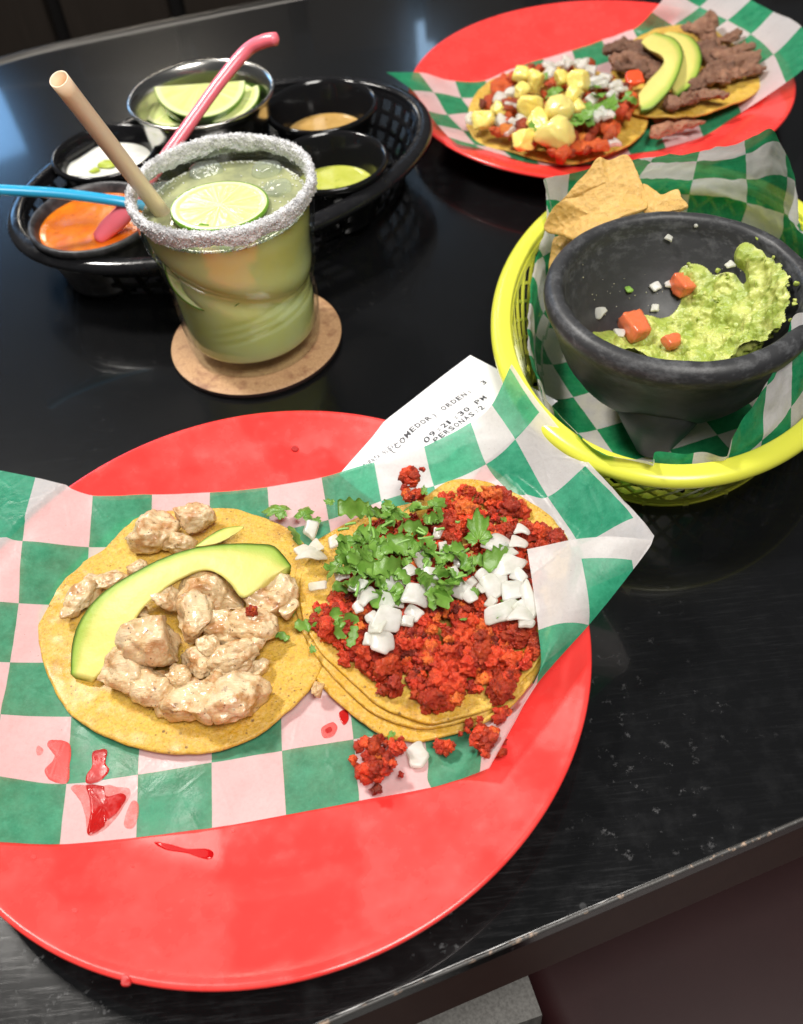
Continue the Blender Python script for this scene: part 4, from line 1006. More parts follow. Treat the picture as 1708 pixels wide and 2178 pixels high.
spot([(560, 760), (590, 765), (585, 840), (560, 870), (530, 850)], MT['faint'], 'faint pink stain at the right side of the stained white check', conv=zb, lift=.01, th=.006)
spot([(165, 515), (185, 530), (180, 550), (160, 555), (155, 530)], MT['faint'], 'small faint pink dot left of the pale stain', conv=zb, lift=.01, th=.006)
spot([(1375, 440), (1420, 415), (1440, 435), (1425, 470), (1385, 480)], MT['stain'], 'oval salsa drop stain between the two front tacos', conv=zb)
spot([(1388, 448), (1410, 435), (1418, 450), (1400, 462)], MT['wetred'], 'dark centre of the salsa drop between the two front tacos', conv=zb, lift=.02, th=.008)
spot([(1450, 370), (1480, 362), (1490, 400), (1470, 430), (1450, 400)], MT['wetred'], 'salsa drop tucked against the lower tortilla edge', conv=zb)
spot([(662, 928), (720, 935), (800, 955), (880, 955), (912, 970), (905, 998), (870, 998), (800, 975), (720, 962), (680, 948)], MT['streak'], 'bright red salsa streak on the bare red plate below the paper', onplate=True, conv=zb, th=.02)
for k, (x, y, r_) in enumerate([(145, 990, 12), (320, 1218, 14), (566, 1030, 8), (898, 1147, 9), (995, 877, 9), (525, 1304, 5)]):
    spot([(x+r_*math.cos(a), y+r_*.8*math.sin(a)) for a in np.arange(6)*math.pi/3], MT['stain'], ['salsa speck at the far left of the bare plate, below the paper', 'salsa speck on the lower left of the bare plate', 'salsa speck right under the left end of the red streak', 'salsa speck in the open middle of the bare plate', 'salsa speck just below the paper, right of the red streak', 'faintest salsa speck low on the plate near its front rim'][k], onplate=True, conv=zb, th=.02, name='salsa_speck', cat='salsa speck', grp='salsa specks on the bare plate', n=16)
spot([(715+8*math.cos(a)-88, 955+6*math.sin(a)) for a in np.arange(6)*math.pi/3], MT['wetred'], 'single salsa droplet on the upper rim of the front red plate', onplate=True, n=16, th=.06, name='salsa_speck', cat='salsa speck')
spot([(522, 1500), (548, 1495), (560, 1520), (545, 1540), (515, 1535)], MT['wetred'], 'glossy water drop on the lower rim of the front red plate', onplate=True, conv=zb, th=.08, name='water_drop', cat='water drop')

# ------------------------------------------------------------------ coaster and glass
GC = np.array([-7.17, 44.4])
m = Mt('pulp_board'); v = m.coord('World'); n_ = m.noise(.8, 5, .65, v); f_ = m.noise(9, 3, .7, v)
wetc = m.ramp(n_, [(.52, 0), (.66, .7)])
base = m.mix(m.ramp(f_, [(.35, 0), (.7, 1)]), (.42, .235, .115), (.55, .34, .18)); base = m.mix(wetc, base, (.20, .075, .04))
m.set(base=base, rough=.6, normal=m.bump(f_, .5, .03)); MT['coaster'] = m.m
p_ = [(.001, .40), (2, .40), (4.5, .40), (4.78, .39), (4.88, .34)]
V, Fq = lathe(p_, 160, GC); V[:, 2] += 0
coaster = empty('coaster', (*GC, 0), label='round brown cardboard coaster under the margarita glass', cat='coaster')
mkp(coaster, 'top_board', V, [Fq[:, ::-1]], MT['coaster'])
V, Fq = lathe([(4.88, .335), (4.90, .22), (4.86, .02), (4.7, 0), (.001, 0)], 160, GC)
mkp(coaster, 'dark_underside', V, [Fq[:, ::-1]], mat_plain('coaster_edge', (.035, .013, .012), .6))

glass = empty('margarita_glass', (*GC, .41), label='salt-rimmed margarita glass with pale green drink on the brown coaster', cat='glass')
def clear_mat(name, tint, ior, rough=.02, body=0.0, bodycol=(.8, .8, .8), bump=None):
    m = Mt(name); tr = m.new('ShaderNodeBsdfTransparent'); tr.inputs[0].default_value = (*tint, 1)
    gl = m.new('ShaderNodeBsdfGlossy'); gl.inputs['Roughness'].default_value = rough; fr = m.new('ShaderNodeFresnel'); geo_ = m.new('ShaderNodeNewGeometry')
    m.l.new(m.math('ADD', ior, m.math('MULTIPLY', geo_.outputs['Backfacing'], 1/ior-ior)), fr.inputs['IOR'])   # thin wall: same reflection from both sides
    if bump: nb = m.bump(m.noise(bump, 3, .6), .5, .1); m.l.new(nb, gl.inputs['Normal']); m.l.new(nb, fr.inputs['Normal'])
    a = m.new('ShaderNodeMixShader'); m.l.new(fr.outputs[0], a.inputs[0]); m.l.new(tr.outputs[0], a.inputs[1]); m.l.new(gl.outputs[0], a.inputs[2]); out_ = a
    if body:
        m.set(base=bodycol, rough=.2); b = m.new('ShaderNodeMixShader'); b.inputs[0].default_value = body; m.l.new(a.outputs[0], b.inputs[1]); m.l.new(m.b.outputs[0], b.inputs[2]); out_ = b
    m.l.new(out_.outputs[0], m.o.inputs['Surface']); return m.m
MT['glass'] = clear_mat('clear_glass', (.95, .98, .96), 1.5)
zs = np.concatenate([np.linspace(.43, 1.2, 12), np.linspace(1.3, 9.9, 110)])
ro = np.interp(zs, [.43, .6, 1.0, 2.0, 3.5, 5.0, 6.5, 8.0, 9.9], [3.50, 3.66, 3.74, 3.84, 3.92, 4.00, 4.20, 4.42, 4.60])
nT = 220; th = np.arange(nT)*2*math.pi/nT
def groove(z, t):
    z0 = 5.6-1.5*np.cos(t-math.pi*.95)*-1
    g = -.20*np.exp(-((z-z0)/.55)**2)+.10*np.exp(-((z-z0-1.2)/.8)**2)
    z1 = 2.6+.9*np.cos(t+.4)
    for k in range(3): g = g-.055*np.exp(-((z-z1-k*.55)/.16)**2)*np.clip(np.cos(t+.35)+.3, 0, 1)
    return g*ss(z, .9, 1.6)*(1-ss(z, 8.6, 9.4))
Zg, Tg = np.meshgrid(zs, th, indexing='ij'); Rg = ro[:, None]+groove(Zg, Tg)
wall = .24
outer = np.stack([GC[0]+Rg*np.cos(Tg), GC[1]+Rg*np.sin(Tg), Zg], -1)
ri = ro-wall; k0 = np.searchsorted(zs, 1.35)
Ri = ri[k0:, None]+groove(Zg, Tg)[k0:]
inner_ = np.stack([GC[0]+Ri*np.cos(Tg[k0:]), GC[1]+Ri*np.sin(Tg[k0:]), Zg[k0:]], -1)[::-1]
ring = lambda r, z: np.stack([GC[0]+r*np.cos(th), GC[1]+r*np.sin(th), np.full(nT, z)], -1)[None]
seq = np.concatenate([ring(.01, .50), ring(3.1, .48), ring(3.4, .425), outer, ring(4.58, 10.02), ring(4.50, 10.06), ring(4.41, 10.02), inner_, ring(ri[k0]*.93, 1.12), ring(ri[k0]*.7, 1.05), ring(.01, 1.02)])
V = seq.reshape(-1, 3); mkp(glass, 'glass_body', V, [gridf(len(seq), nT, True)], MT['glass'])
# the drink, filling the inside up to the surface
LZ = 8.75
m = Mt('margarita'); v = m.coord('World'); zc = m.sep(v)[2]
n_ = m.noise(.28, 3, .5, v)
base = m.mix(m.ramp(n_, [(.38, 0), (.62, 1)]), (.95, .92, .45), (1.0, .86, .30))
m.set(base=base, rough=.06, spec=.5, sss=1.0, sssr=(1, .95, .5), ssss=.018, ior=1.34); MT['drink'] = m.m
kk = np.where((zs >= zs[k0]) & (zs <= LZ))[0]
Rl = (ro[kk]-wall-.02)[:, None]+groove(Zg, Tg)[kk]
side = np.stack([GC[0]+Rl*np.cos(Tg[kk]), GC[1]+Rl*np.sin(Tg[kk]), Zg[kk]], -1)
rt_ = np.interp(LZ, zs, ro)-wall-.02; tops = []
for s_ in (1.0, .97, .92, .85, .75, .62, .48, .34, .2, .08, .001):
    r_ = rt_*s_; x_ = GC[0]+r_*np.cos(th); y_ = GC[1]+r_*np.sin(th)
    z_ = LZ+.06*(s_ > .99)+fbm(np.c_[x_*.7, y_*.7, x_*0], 3, 60)*.05
    tops.append(np.stack([x_, y_, z_], -1)[None])
seq = np.concatenate([ring(.01, 1.10), ring(ri[k0]*.7, 1.13), ring(ri[k0]*.92, 1.2), side]+tops)
ns_ = 3+len(side)
mkp(glass, 'drink', seq[:ns_+1].reshape(-1, 3), [gridf(ns_+1, nT, True)], MT['drink'])
m = Mt('icy_depth_surface'); v = m.coord('World')  # icy top, its colour darkened to imitate looking down into clear drink
m.set(base=m.mix(m.ramp(m.noise(.7, 4, .6, v), [(.38, 0), (.62, 1)]), (.24, .26, .15), (.40, .42, .22)), rough=.05, spec=.6, sss=.3, sssr=(1, 1, .7), ssss=.006, normal=m.bump(m.noise(1.2, 3, .5, v), .15, .1))
mkp(glass, 'drink_surface', seq[ns_:].reshape(-1, 3), [gridf(len(seq)-ns_, nT, True)], m.m)
# foam line and bubbles
MT['foam'] = mat_plain('foam', (.80, .82, .74), .2, sss=.3, sssr=(1, 1, .9), ssss=.002)
acc = Acc(); V0, F0 = ico(1)
for k in range(420):
    t = rng.uniform(0, 2*math.pi); r_ = rt_-abs(rng.normal())*.10; s_ = rng.uniform(.025, .07)
    acc.add(V0*s_+[GC[0]+r_*math.cos(t), GC[1]+r_*math.sin(t), LZ+.05], F0)
for k in range(160):
    t = rng.uniform(0, 2*math.pi); r_ = rt_*math.sqrt(rng.random()); s_ = rng.uniform(.02, .06)
    acc.add(V0*s_+[GC[0]+r_*math.cos(t), GC[1]+r_*math.sin(t), LZ+.02], F0)
V, Fc = acc.get(); mkp(glass, 'foam_bubbles', V, Fc, MT['foam'], kind='stuff')
# salt
m = Mt('salt'); v = m.coord('World')
m.set(base=m.mix(m.ramp(m.noise(3, 4, .7, v), [(.35, 0), (.65, 1)]), (.55, .55, .57), (.85, .85, .87)), rough=.6, sss=.3, sssr=(1, 1, 1), ssss=.002, normal=m.bump(m.voro(9, v), .8, .05)); MT['salt'] = m.m
prof = [(4.34, 9.35), (4.32, 9.75), (4.33, 10.02), (4.40, 10.14), (4.50, 10.18), (4.61, 10.15), (4.70, 10.02), (4.70, 9.78), (4.66, 9.5), (4.59, 9.25)]
nS = 420; ts = np.arange(nS)*2*math.pi/nS; VV = []
low = fbm(np.c_[np.cos(ts)*4, np.sin(ts)*4, ts*0], 4, 71)*.35
lowi = fbm(np.c_[np.cos(ts)*4, np.sin(ts)*4, ts*0+9], 4, 73)*.4
PP = catmull(np.array(prof), 30)
for k, (r_, z_) in enumerate(PP):
    f = k/29.; z2_ = z_+(lowi*max(0, 1-f*3.2)+low*max(0, f*3.2-2.2))
    VV.append(np.stack([GC[0]+r_*np.cos(ts), GC[1]+r_*np.sin(ts), z2_], -1))
VV = np.array(VV).reshape(-1, 3); d_ = fbm(VV*3.2, 3, 75)*.06+fbm(VV*9, 2, 76)*.05
rad_ = VV[:, :2]-GC; rl = np.linalg.norm(rad_, axis=1)
nn_ = np.c_[rad_/rl[:, None]*np.sign(rl-4.50)[:, None], (VV[:, 2] > 9.9)*1.0]; VV = VV+nn_*d_[:, None]
mkp(glass, 'salt_rim', VV, [gridf(30, nS, True)], MT['salt'])
acc = Acc(); VB, FB = box((-1, -1, -1), (1, 1, 1))
for k in range(9000):
    i = rng.integers(len(VV)); s_ = rng.uniform(.010, .026)
    acc.add(VB@rotm(*rng.uniform(-3, 3, 3)).T*s_+VV[i]+rng.normal(size=3)*.03, FB)
V, Fc = acc.get(); mkp(glass, 'salt_crystals', V, Fc, MT['salt'], smooth=False, kind='stuff')

RIND, PITH, PULP, PULP2 = np.array([.12, .28, .014]), np.array([.78, .80, .44]), np.array([.58, .66, .20]), np.array([.70, .76, .36])
def zg(x, y): return ((450+x/1.708)/1.881, (450+y/1.708)/1.881)
def wheel_arrays(R, th_, a0=0, a1=2*math.pi, n=180, nr=42, segs=9):
    full = abs(a1-a0-2*math.pi) < 1e-6; t = np.linspace(a0, a1, n, endpoint=not full)
    rs = np.concatenate([np.linspace(.004, .9, nr-8), np.linspace(.915, 1, 8)])
    def colz(r, t):
        sg = np.abs(((t*segs/(2*math.pi)) % 1)-.5)*2          # 1 at membranes
        memb = ss(sg, 1-.10/np.maximum(r, .05), 1-.02/np.maximum(r, .05)); memb = np.maximum(memb, 1-ss(r, .04, .10))
        fib = .5+.5*fbm(np.stack([r*3, t*14, t*0], -1).reshape(-1, 3), 3, 80).reshape(r.shape)
        c = PULP*(1-fib[..., None])+PULP2*fib[..., None]
        c = c*(1-memb[..., None])+PITH*memb[..., None]
        pi_ = ss(r, .86, .90)[..., None]; c = c*(1-pi_)+PITH*pi_
        gi = ss(r, .955, .975)[..., None]; c = c*(1-gi)+RIND*gi
        return c, -.05*(1-memb)*(1-ss(r, .84, .9))*(.6+.8*fib)
    Rr, Tt = np.meshgrid(rs, t, indexing='ij'); c, dz = colz(Rr, Tt)
    top = np.stack([Rr*R*np.cos(Tt), Rr*R*np.sin(Tt), th_/2+dz*R*.5], -1); bot = top[::-1]*[1, 1, -1]
    midr = np.stack([R*1.01*np.cos(t), R*1.01*np.sin(t), 0*t], -1)[None]
    V = np.concatenate([top, midr, bot]); A = np.concatenate([c, np.broadcast_to(RIND, midr.shape), c[::-1]])
    Fc = [gridf(len(V), n, full)]
    if not full:
        m_ = len(V); Fc += [[i*n for i in range(m_)], [i*n+n-1 for i in range(m_)][::-1]]
    return V.reshape(-1, 3), Fc, A.reshape(-1, 3)
def put_wheel(loc, rot, R, th_, label, parent=None, **kw):
    V, Fc, A = wheel_arrays(R, th_, **kw); me = make_mesh('lime_wheel', V, Fc, attrs={'tint': A})
    return place(me, 'lime_slice', loc, rot, mat=MT['citrus'], label=label, cat='lime slice', group='lime wheels in the drink')
put_wheel(P(*zg(735, 645), 8.95), (math.radians(-2), math.radians(3), .4), 2.45, .26, 'lime wheel floating face up on the margarita')
put_wheel((GC[0]-1.15, GC[1]-2.62, 6.95), (math.radians(74), 0, math.radians(-14)), 2.25, .40, 'second lime wheel sunk upright against the front of the glass')
# ice
MT['ice'] = clear_mat('ice', (.93, .96, .95), 1.45, .04, .12, (.75, .8, .75), 1.6)
for (x, y, a, lab) in [(1130, 520, .75, 'clear ice lump at the right of the drink near the salt rim'), (1060, 400, .85, 'clear ice lump at the back right of the drink'), (640, 400, .9, 'clear ice cube behind the floating lime wheel'), (330, 520, .6, 'clear ice bit at the left of the drink beside the straw')]:
    V, Fc = chunk((a, a*.9, a*.45), 900+x, lvl=4, cuts=5, boxy=.6, amp=.10, freq=1.2, fine=.0)
    mk('ice_cube', V+P(*zg(x, y), 8.78), [Fc], MT['ice'], label=lab, cat='ice cube', group='ice cubes in the drink')
# straw
MT['straw'] = mat_plain('beige_straw', (.88, .66, .48), .32, sss=.2, sssr=(1, .6, .4), ssss=.003)
a_ = P(345, 452, 8.7); b_ = P(125, 168, 17.5); d_ = (b_-a_); L_ = np.linalg.norm(d_); d_ /= L_
low_ = a_-d_*3.2; tpath = np.array([low_+(b_-low_)*t for t in np.linspace(0, 1, 20)])
Vo, Fo = tube(tpath, .42, 24, cap=False); Vi, Fi = tube(tpath, .37, 24, cap=False); nV = len(Vo)
e1 = np.array([[i, (i+1) % 24, (i+1) % 24+nV, i+nV] for i in range(24)]); e2 = (e1+(19*24))[:, ::-1]
mk('drinking_straw', np.concatenate([Vo, Vi]), [np.concatenate([Fo[0], Fi[0][:, ::-1]+nV, e1[:, ::-1], e2[:, ::-1]])], MT['straw'], label='beige drinking straw leaning out of the margarita glass', cat='straw')

# ------------------------------------------------------------------ baskets
def ell(a, b, ang, c, t):
    x = a*np.cos(t); y = b*np.sin(t); return np.c_[c[0]+x*math.cos(ang)-y*math.sin(ang), c[1]+x*math.sin(ang)+y*math.cos(ang)]
def basket(name, c, a, b, ang, zr, mat, style, label, rw=1.0):
    bk = empty(name, (*c, 0), label=label, cat='basket')
    n = 200; t = np.arange(n)*2*math.pi/n
    prof = [(-rw, zr-.55), (-rw, zr-.12), (-rw*.88, zr+.0), (-rw*.5, zr+.02), (-rw*.18, zr-.08), (0, zr-.28), (.02, zr-.5), (-.04, zr-.62), (-.14, zr-.58), (-.2, zr-.42), (-rw*.5, zr-.22), (-rw*.82, zr-.3), (-rw*.9, zr-.55)]
    pr_ = catmull(np.array(prof), 40, True)
    V = np.stack([np.c_[ell(a+q[0], b+q[0], ang, c, t), np.full(n, q[1])] for q in pr_])
    V = V.reshape(-1, 3); fa = gridf(40, n, True); cl = np.stack([39*n+np.arange(n), 39*n+(np.arange(n)+1) % n, (np.arange(n)+1) % n, np.arange(n)], 1)
    mkp(bk, 'rim', V, [np.concatenate([fa, cl])[:, ::-1]], mat)
    ai, bi = a-rw, b-rw; af, bf = ai*.90, bi*.87; z0 = .35; z1 = zr-.45
    def wall_pt(tt, h):  # h 0 bottom 1 top
        hh = h**.85; return np.c_[ell(1, 1, 0, (0, 0), tt)*0+ell(af+(ai-af)*0+0, bf, ang, c, tt)*(1-hh)[:, None]+ell(ai, bi, ang, c, tt)*hh[:, None], z0+(z1-z0)*h]
    acc = Acc()
    def outn(p): d = (p[:, :2]-np.array(c)); d /= np.linalg.norm(d, axis=1)[:, None]; return np.c_[d, np.full(len(p), -.25)]
    if style == 'grid':
        for k in range(46):
            tt = np.full(9, k*2*math.pi/46); p = wall_pt(tt, np.linspace(0, 1, 9)); acc.add(*sweep(p, outn(p), .38, .16))
        for h in (.02, .33, .66, .97):
            tt = np.linspace(0, 2*math.pi, 161); p = wall_pt(tt, np.full(161, h)); acc.add(*sweep(p, outn(p), .32, .17))
    else:
        for sgn in (1, -1):
            for k in range(44):
                tt = k*2*math.pi/44+sgn*np.linspace(0, .42, 14); p = wall_pt(tt, np.linspace(0, 1, 14)); p[:, :2] += outn(p)[:, :2]*.03*sgn; acc.add(*sweep(p, outn(p), .17, .14))
        for h in (.03, .97):
            tt = np.linspace(0, 2*math.pi, 161); p = wall_pt(tt, np.full(161, h)); acc.add(*sweep(p, outn(p), .3, .17))
    V, Fc = acc.get(); mkp(bk, 'side_lattice', V, Fc, mat, smooth=False)
    acc = Acc()
    for h_, r_ in ((.28, 1.0), (.06, 1.0)):
        tt = np.linspace(0, 2*math.pi, 161); p = np.c_[ell(af*r_, bf*r_, ang, c, tt), np.full(161, h_-.02)]; acc.add(*sweep(p, outn(p), .16, .22))
    for k in range(-12, 13):
        x = k*af/12.5; hb = bf*math.sqrt(max(0, 1-(x/af)**2))
        if hb > .5:
            y = np.linspace(-hb, hb, 5); p = np.c_[c[0]+x*math.cos(ang)-y*math.sin(ang), c[1]+x*math.sin(ang)+y*math.cos(ang), np.full(5, .3)]; acc.add(*sweep(p, (0, 0, 1.), .42, .14))
    for k in range(-7, 8):
        y = k*bf/7.5; ha = af*math.sqrt(max(0, 1-(y/bf)**2))
        x = np.linspace(-ha, ha, 5); p = np.c_[c[0]+x*math.cos(ang)-y*math.sin(ang), c[1]+x*math.sin(ang)+y*math.cos(ang), np.full(5, .32)]; acc.add(*sweep(p, (0, 0, 1.), .3, .14))
    for k in range(24):
        tt = k*2*math.pi/24; q = ell(af, bf, ang, c, np.array([tt]))[0]
        V_, F_2 = box((-.13, -.13, 0), (.13, .13, .3)); acc.add(V_+[q[0], q[1], 0], F_2)
    V, Fc = acc.get(); mkp(bk, 'base', V, Fc, mat, smooth=False)
    return bk
m = Mt('black_plastic'); v = m.coord('World')
m.set(base=m.mix(m.noise(.8, 4, .6, v), (.006, .006, .007), (.016, .016, .018)), rough=m.ramp(m.noise(.9, 5, .7, v), [(.4, .13), (.65, .32)]), spec=.5, normal=m.bump(m.noise(3, 4, .6, v), .12, .03)); MT['blackpl'] = m.m
m = Mt('yellow_plastic'); v = m.coord('World')
m.set(base=(.70, .71, .075), rough=.25, spec=.5, sss=.15, sssr=(1, 1, .2), ssss=.004, normal=m.bump(m.noise(1.5, 3, .5, v), .06, .03)); MT['yellowpl'] = m.m
BB = (np.array([-8.7, 58.1]), 14.1, 9.9, math.radians(25), 3.9)
YB = (np.array([15.1, 39.4]), 13.0, 9.2, math.radians(70), 4.1)
basket('black_basket', *BB, MT['blackpl'], 'grid', 'black plastic basket holding the salsa cups behind the glass', rw=.95)
basket('yellow_basket', *YB, MT['yellowpl'], 'diag', 'bright yellow plastic basket around the black mortar and chips', rw=1.0)

# ------------------------------------------------------------------ cups of salsa
m = Mt('melamine_black'); MT['ramekin'] = m.set(base=(.008, .008, .009), rough=.12, spec=.5, normal=m.bump(m.noise(2, 3, .5), .05, .03))
m = Mt('worn_black'); MT['ramekin2'] = m.set(base=m.mix(m.ramp(m.noise(1.5, 4, .6), [(.4, 0), (.6, 1)]), (.03, .03, .033), (.07, .07, .075)), rough=.38, spec=.4)
def salsa_mat(name, c1, c2, rough=.2, bstr=.4, sc_=1.2, spots=None):
    m = Mt(name); v = m.coord('World'); b = m.mix(m.ramp(m.noise(sc_, 5, .65, v), [(.35, 0), (.65, 1)]), c1, c2)
    if spots: b = m.mix(m.ramp(m.noise(2.2, 4, .7, v), [(.62, 0), (.68, .8)]), b, spots)
    return m.set(base=b, rough=rough, spec=.5, sss=.2, sssr=(1, .7, .3), ssss=.003, coat=.4, coatr=.08, normal=m.bump(m.noise(2.5, 4, .6, v), bstr, .05))
def ramekin(c, r, zt, level, mat, sauce, label, slabel, grp='black salsa cups in the basket', zb=.45, tilt=None, lip=.28):
    o = empty('ramekin', (*c, zb), label=label, cat='salsa cup', group=grp)
    rb = r*.68; prof = [(.001, zb), (rb-.25, zb), (rb, zb+.08), (rb+.12, zb+.6), (r-.30, zt-.75), (r-.06, zt-.42), (r, zt-.2), (r-.04, zt-.05), (r-.15, zt), (r-lip, zt-.06), (r-lip-.12, zt-.3), (r-.62, zt-.9), (rb-.2, zb+.8), (rb-.55, zb+.42), (.001, zb+.38)]
    q = []
    for a, b in zip(prof[:-1], prof[1:]):
        k = max(1, int(math.hypot(b[0]-a[0], b[1]-a[1])/.25)); q += [(a[0]+(b[0]-a[0])*t/k, a[1]+(b[1]-a[1])*t/k) for t in range(k)]
    q.append(prof[-1]); V, Fq = lathe(q, 120, c); mkp(o, 'cup', V, [Fq], mat)
    rl = np.interp(level, [zb+.42, zb+.8, zt-.9, zt-.3], [rb-.55, rb-.2, r-.62, r-lip-.12])-.03
    sv = []; n = 120; t = np.arange(n)*2*math.pi/n
    for s_ in (1, .98, .94, .85, .7, .55, .4, .25, .1, .001):
        xy = np.c_[c[0]+rl*s_*np.cos(t), c[1]+rl*s_*np.sin(t)]
        sv.append(np.c_[xy, level+fbm(np.c_[xy*.8, t*0+r], 3, 90)*.08*(1-s_**6)+.05*ss(s_, .93, 1)])
    V = np.concatenate([np.c_[sv[0][:, :2], np.full(n, level-.3)]]+sv)
    mkp(o, 'sauce', V, [gridf(11, n, True)], sauce, label=slabel)
    return o
ramekin((-2.4, 63.0), 3.75, 4.5, 2.4, MT['ramekin'], salsa_mat('tan_salsa', (.50, .30, .09), (.58, .37, .13), spots=(.30, .14, .03)), 'black cup of tan salsa at the back right of the basket', 'tan creamy salsa')
ramekin((-2.1, 55.7), 3.65, 4.5, 2.5, MT['ramekin'], salsa_mat('green_salsa', (.48, .52, .075), (.55, .57, .12), spots=(.25, .34, .04)), 'black cup of bright green salsa at the front right of the basket', 'bright green salsa')
cr = ramekin((-16.5, 59.9), 3.5, 4.5, 3.4, MT['ramekin'], salsa_mat('white_crema', (.72, .73, .66), (.80, .80, .76)), 'black cup of white crema at the back left of the basket', 'white crema')
ramekin((-16.3, 52.2), 3.85, 4.5, 3.9, MT['ramekin2'], salsa_mat('orange_salsa', (.72, .20, .008), (.62, .13, .008), spots=(.40, .07, .01)), 'dull black cup of orange salsa at the front left of the basket', 'orange red salsa')
def blob(name, c, rad, seed, mat, label, cat, amp=.2, lvl=4, tint=None, group=None, cuts=4, boxy=.8, fine=.03, rot=None, fibre=0, cube=False):
    V, Fc = block(rad, seed, lvl, k=float(cube), amp=amp, fine=fine) if cube else chunk(rad, seed, lvl=lvl, cuts=cuts, boxy=boxy, amp=amp, fine=fine, fibre=fibre)
    if rot is not None: V = V@rotm(*rot).T
    kw = dict(attrs={'tint': np.broadcast_to(np.array(tint, float), (len(V), 3))}) if tint is not None else {}
    return mk(name, V+np.array(c), [Fc], mat, label=label, cat=cat, group=group, **kw)
for k, (x, y, s_) in enumerate([(232, 350, .75), (330, 345, .5), (200, 362, .4)]):
    V, Fc = chunk((s_, s_*.8, .14), 950+k, lvl=3, amp=.3)
    mkp(cr, 'green_dollop', V+P(x, y, 3.48), [Fc], MT['guac'], attrs={'tint': np.broadcast_to([.42, .50, .05], (len(V), 3))})
# steel cup of lime wedges
MC = (-9.95, 62.2); m = Mt('brushed_steel')
m.set(base=(.62, .61, .58), metal=1.0, rough=.22, normal=m.bump(m.noise(1.2, 3, .5, m.map(m.coord('World'), (.3, .3, 9))), .08, .02)); MT['steel'] = m.m
steel = empty('steel_cup', (*MC, .5), label='stainless steel cup of lime wedges at the back of the basket', cat='metal cup')
prof = [(.001, .5), (3.3, .5), (3.5, .7), (4.35, 5.9), (4.62, 6.2), (4.78, 6.38), (4.74, 6.5), (4.58, 6.5), (4.42, 6.3), (4.22, 5.9), (3.35, .85), (3.1, .7), (.001, .7)]
q = []
for a, b in zip(prof[:-1], prof[1:]):
    k = max(1, int(math.hypot(b[0]-a[0], b[1]-a[1])/.3)); q += [(a[0]+(b[0]-a[0])*t/k, a[1]+(b[1]-a[1])*t/k) for t in range(k)]
q.append(prof[-1]); V, Fq = lathe(q, 140, MC); mkp(steel, 'cup', V, [Fq], MT['steel'])
def wedge(loc, rot, R, ang, label, seed=0):
    """a citrus wedge: two flat flesh faces meeting in an edge, rind outside"""
    n, nr = 60, 26; acc = Acc(); t = np.linspace(0, math.pi, n); rs = np.linspace(0.01, 1, nr)
    Rr, Tt = np.meshgrid(rs, t, indexing='ij')
    def face(phi, flip):
        sg = np.abs(((Tt*2.5/math.pi) % 1)-.5)*2; memb = ss(sg, .93, .99)
        fib = .5+.5*fbm(np.stack([Rr*3, Tt*12, Tt*0+seed], -1).reshape(-1, 3), 3, 81).reshape(Rr.shape)
        c = PULP*(1-fib[..., None])+PULP2*fib[..., None]; c = c*(1-memb[..., None])+PITH*memb[..., None]
        pi_ = ss(Rr, .84, .9)[..., None]; c = c*(1-pi_)+PITH*pi_; g = ss(Rr, .96, .985)[..., None]; c = c*(1-g)+RIND*g
        x = Rr*R*np.cos(Tt)*1.08; y_ = Rr*R*np.sin(Tt)
        V = np.stack([x, y_*math.cos(phi), y_*math.sin(phi)], -1).reshape(-1, 3)
        f = gridf(nr, n); acc.add(V, f[:, ::-1] if flip else f); acc.A.append(c.reshape(-1, 3))
    face(0, True); face(-ang, False)
    ph = np.linspace(0, -ang, 12); Pp, Tt2 = np.meshgrid(ph, t, indexing='ij')
    V = np.stack([R*np.cos(Tt2)*1.08, R*np.sin(Tt2)*np.cos(Pp), R*np.sin(Tt2)*np.sin(Pp)], -1).reshape(-1, 3)
    acc.add(V, gridf(12, n)[:, ::-1]); acc.A.append(np.broadcast_to(RIND*1.2, V.shape)+0)
    V, Fc = acc.get(); V += 0
    me = make_mesh('lime_wedge', V, Fc, attrs={'tint': np.concatenate(acc.A)})
    return place(me, 'lime_wedge', loc, rot, mat=MT['citrus'], label=label, cat='lime wedge', group='lime wedges in the steel cup')
wedge(P(425, 178, 6.3), (math.radians(-22), math.radians(-4), math.radians(184)), 2.75, math.radians(52), 'largest lime wedge, lying on top in the steel cup', 1)
wedge(P(478, 208, 5.3), (math.radians(-12), math.radians(8), math.radians(196)), 2.2, math.radians(50), 'lime wedge at the lower right of the steel cup', 2)
wedge(P(372, 222, 5.0), (math.radians(-12), math.radians(-4), math.radians(160)), 2.1, math.radians(50), 'pale lime wedge at the bottom left of the steel cup', 3)
wedge((MC[0]+1.2, MC[1]+1.6, 4.2), (math.radians(30), 0, math.radians(-60)), 2.3, math.radians(50), 'lime wedge buried at the back of the steel cup', 4)
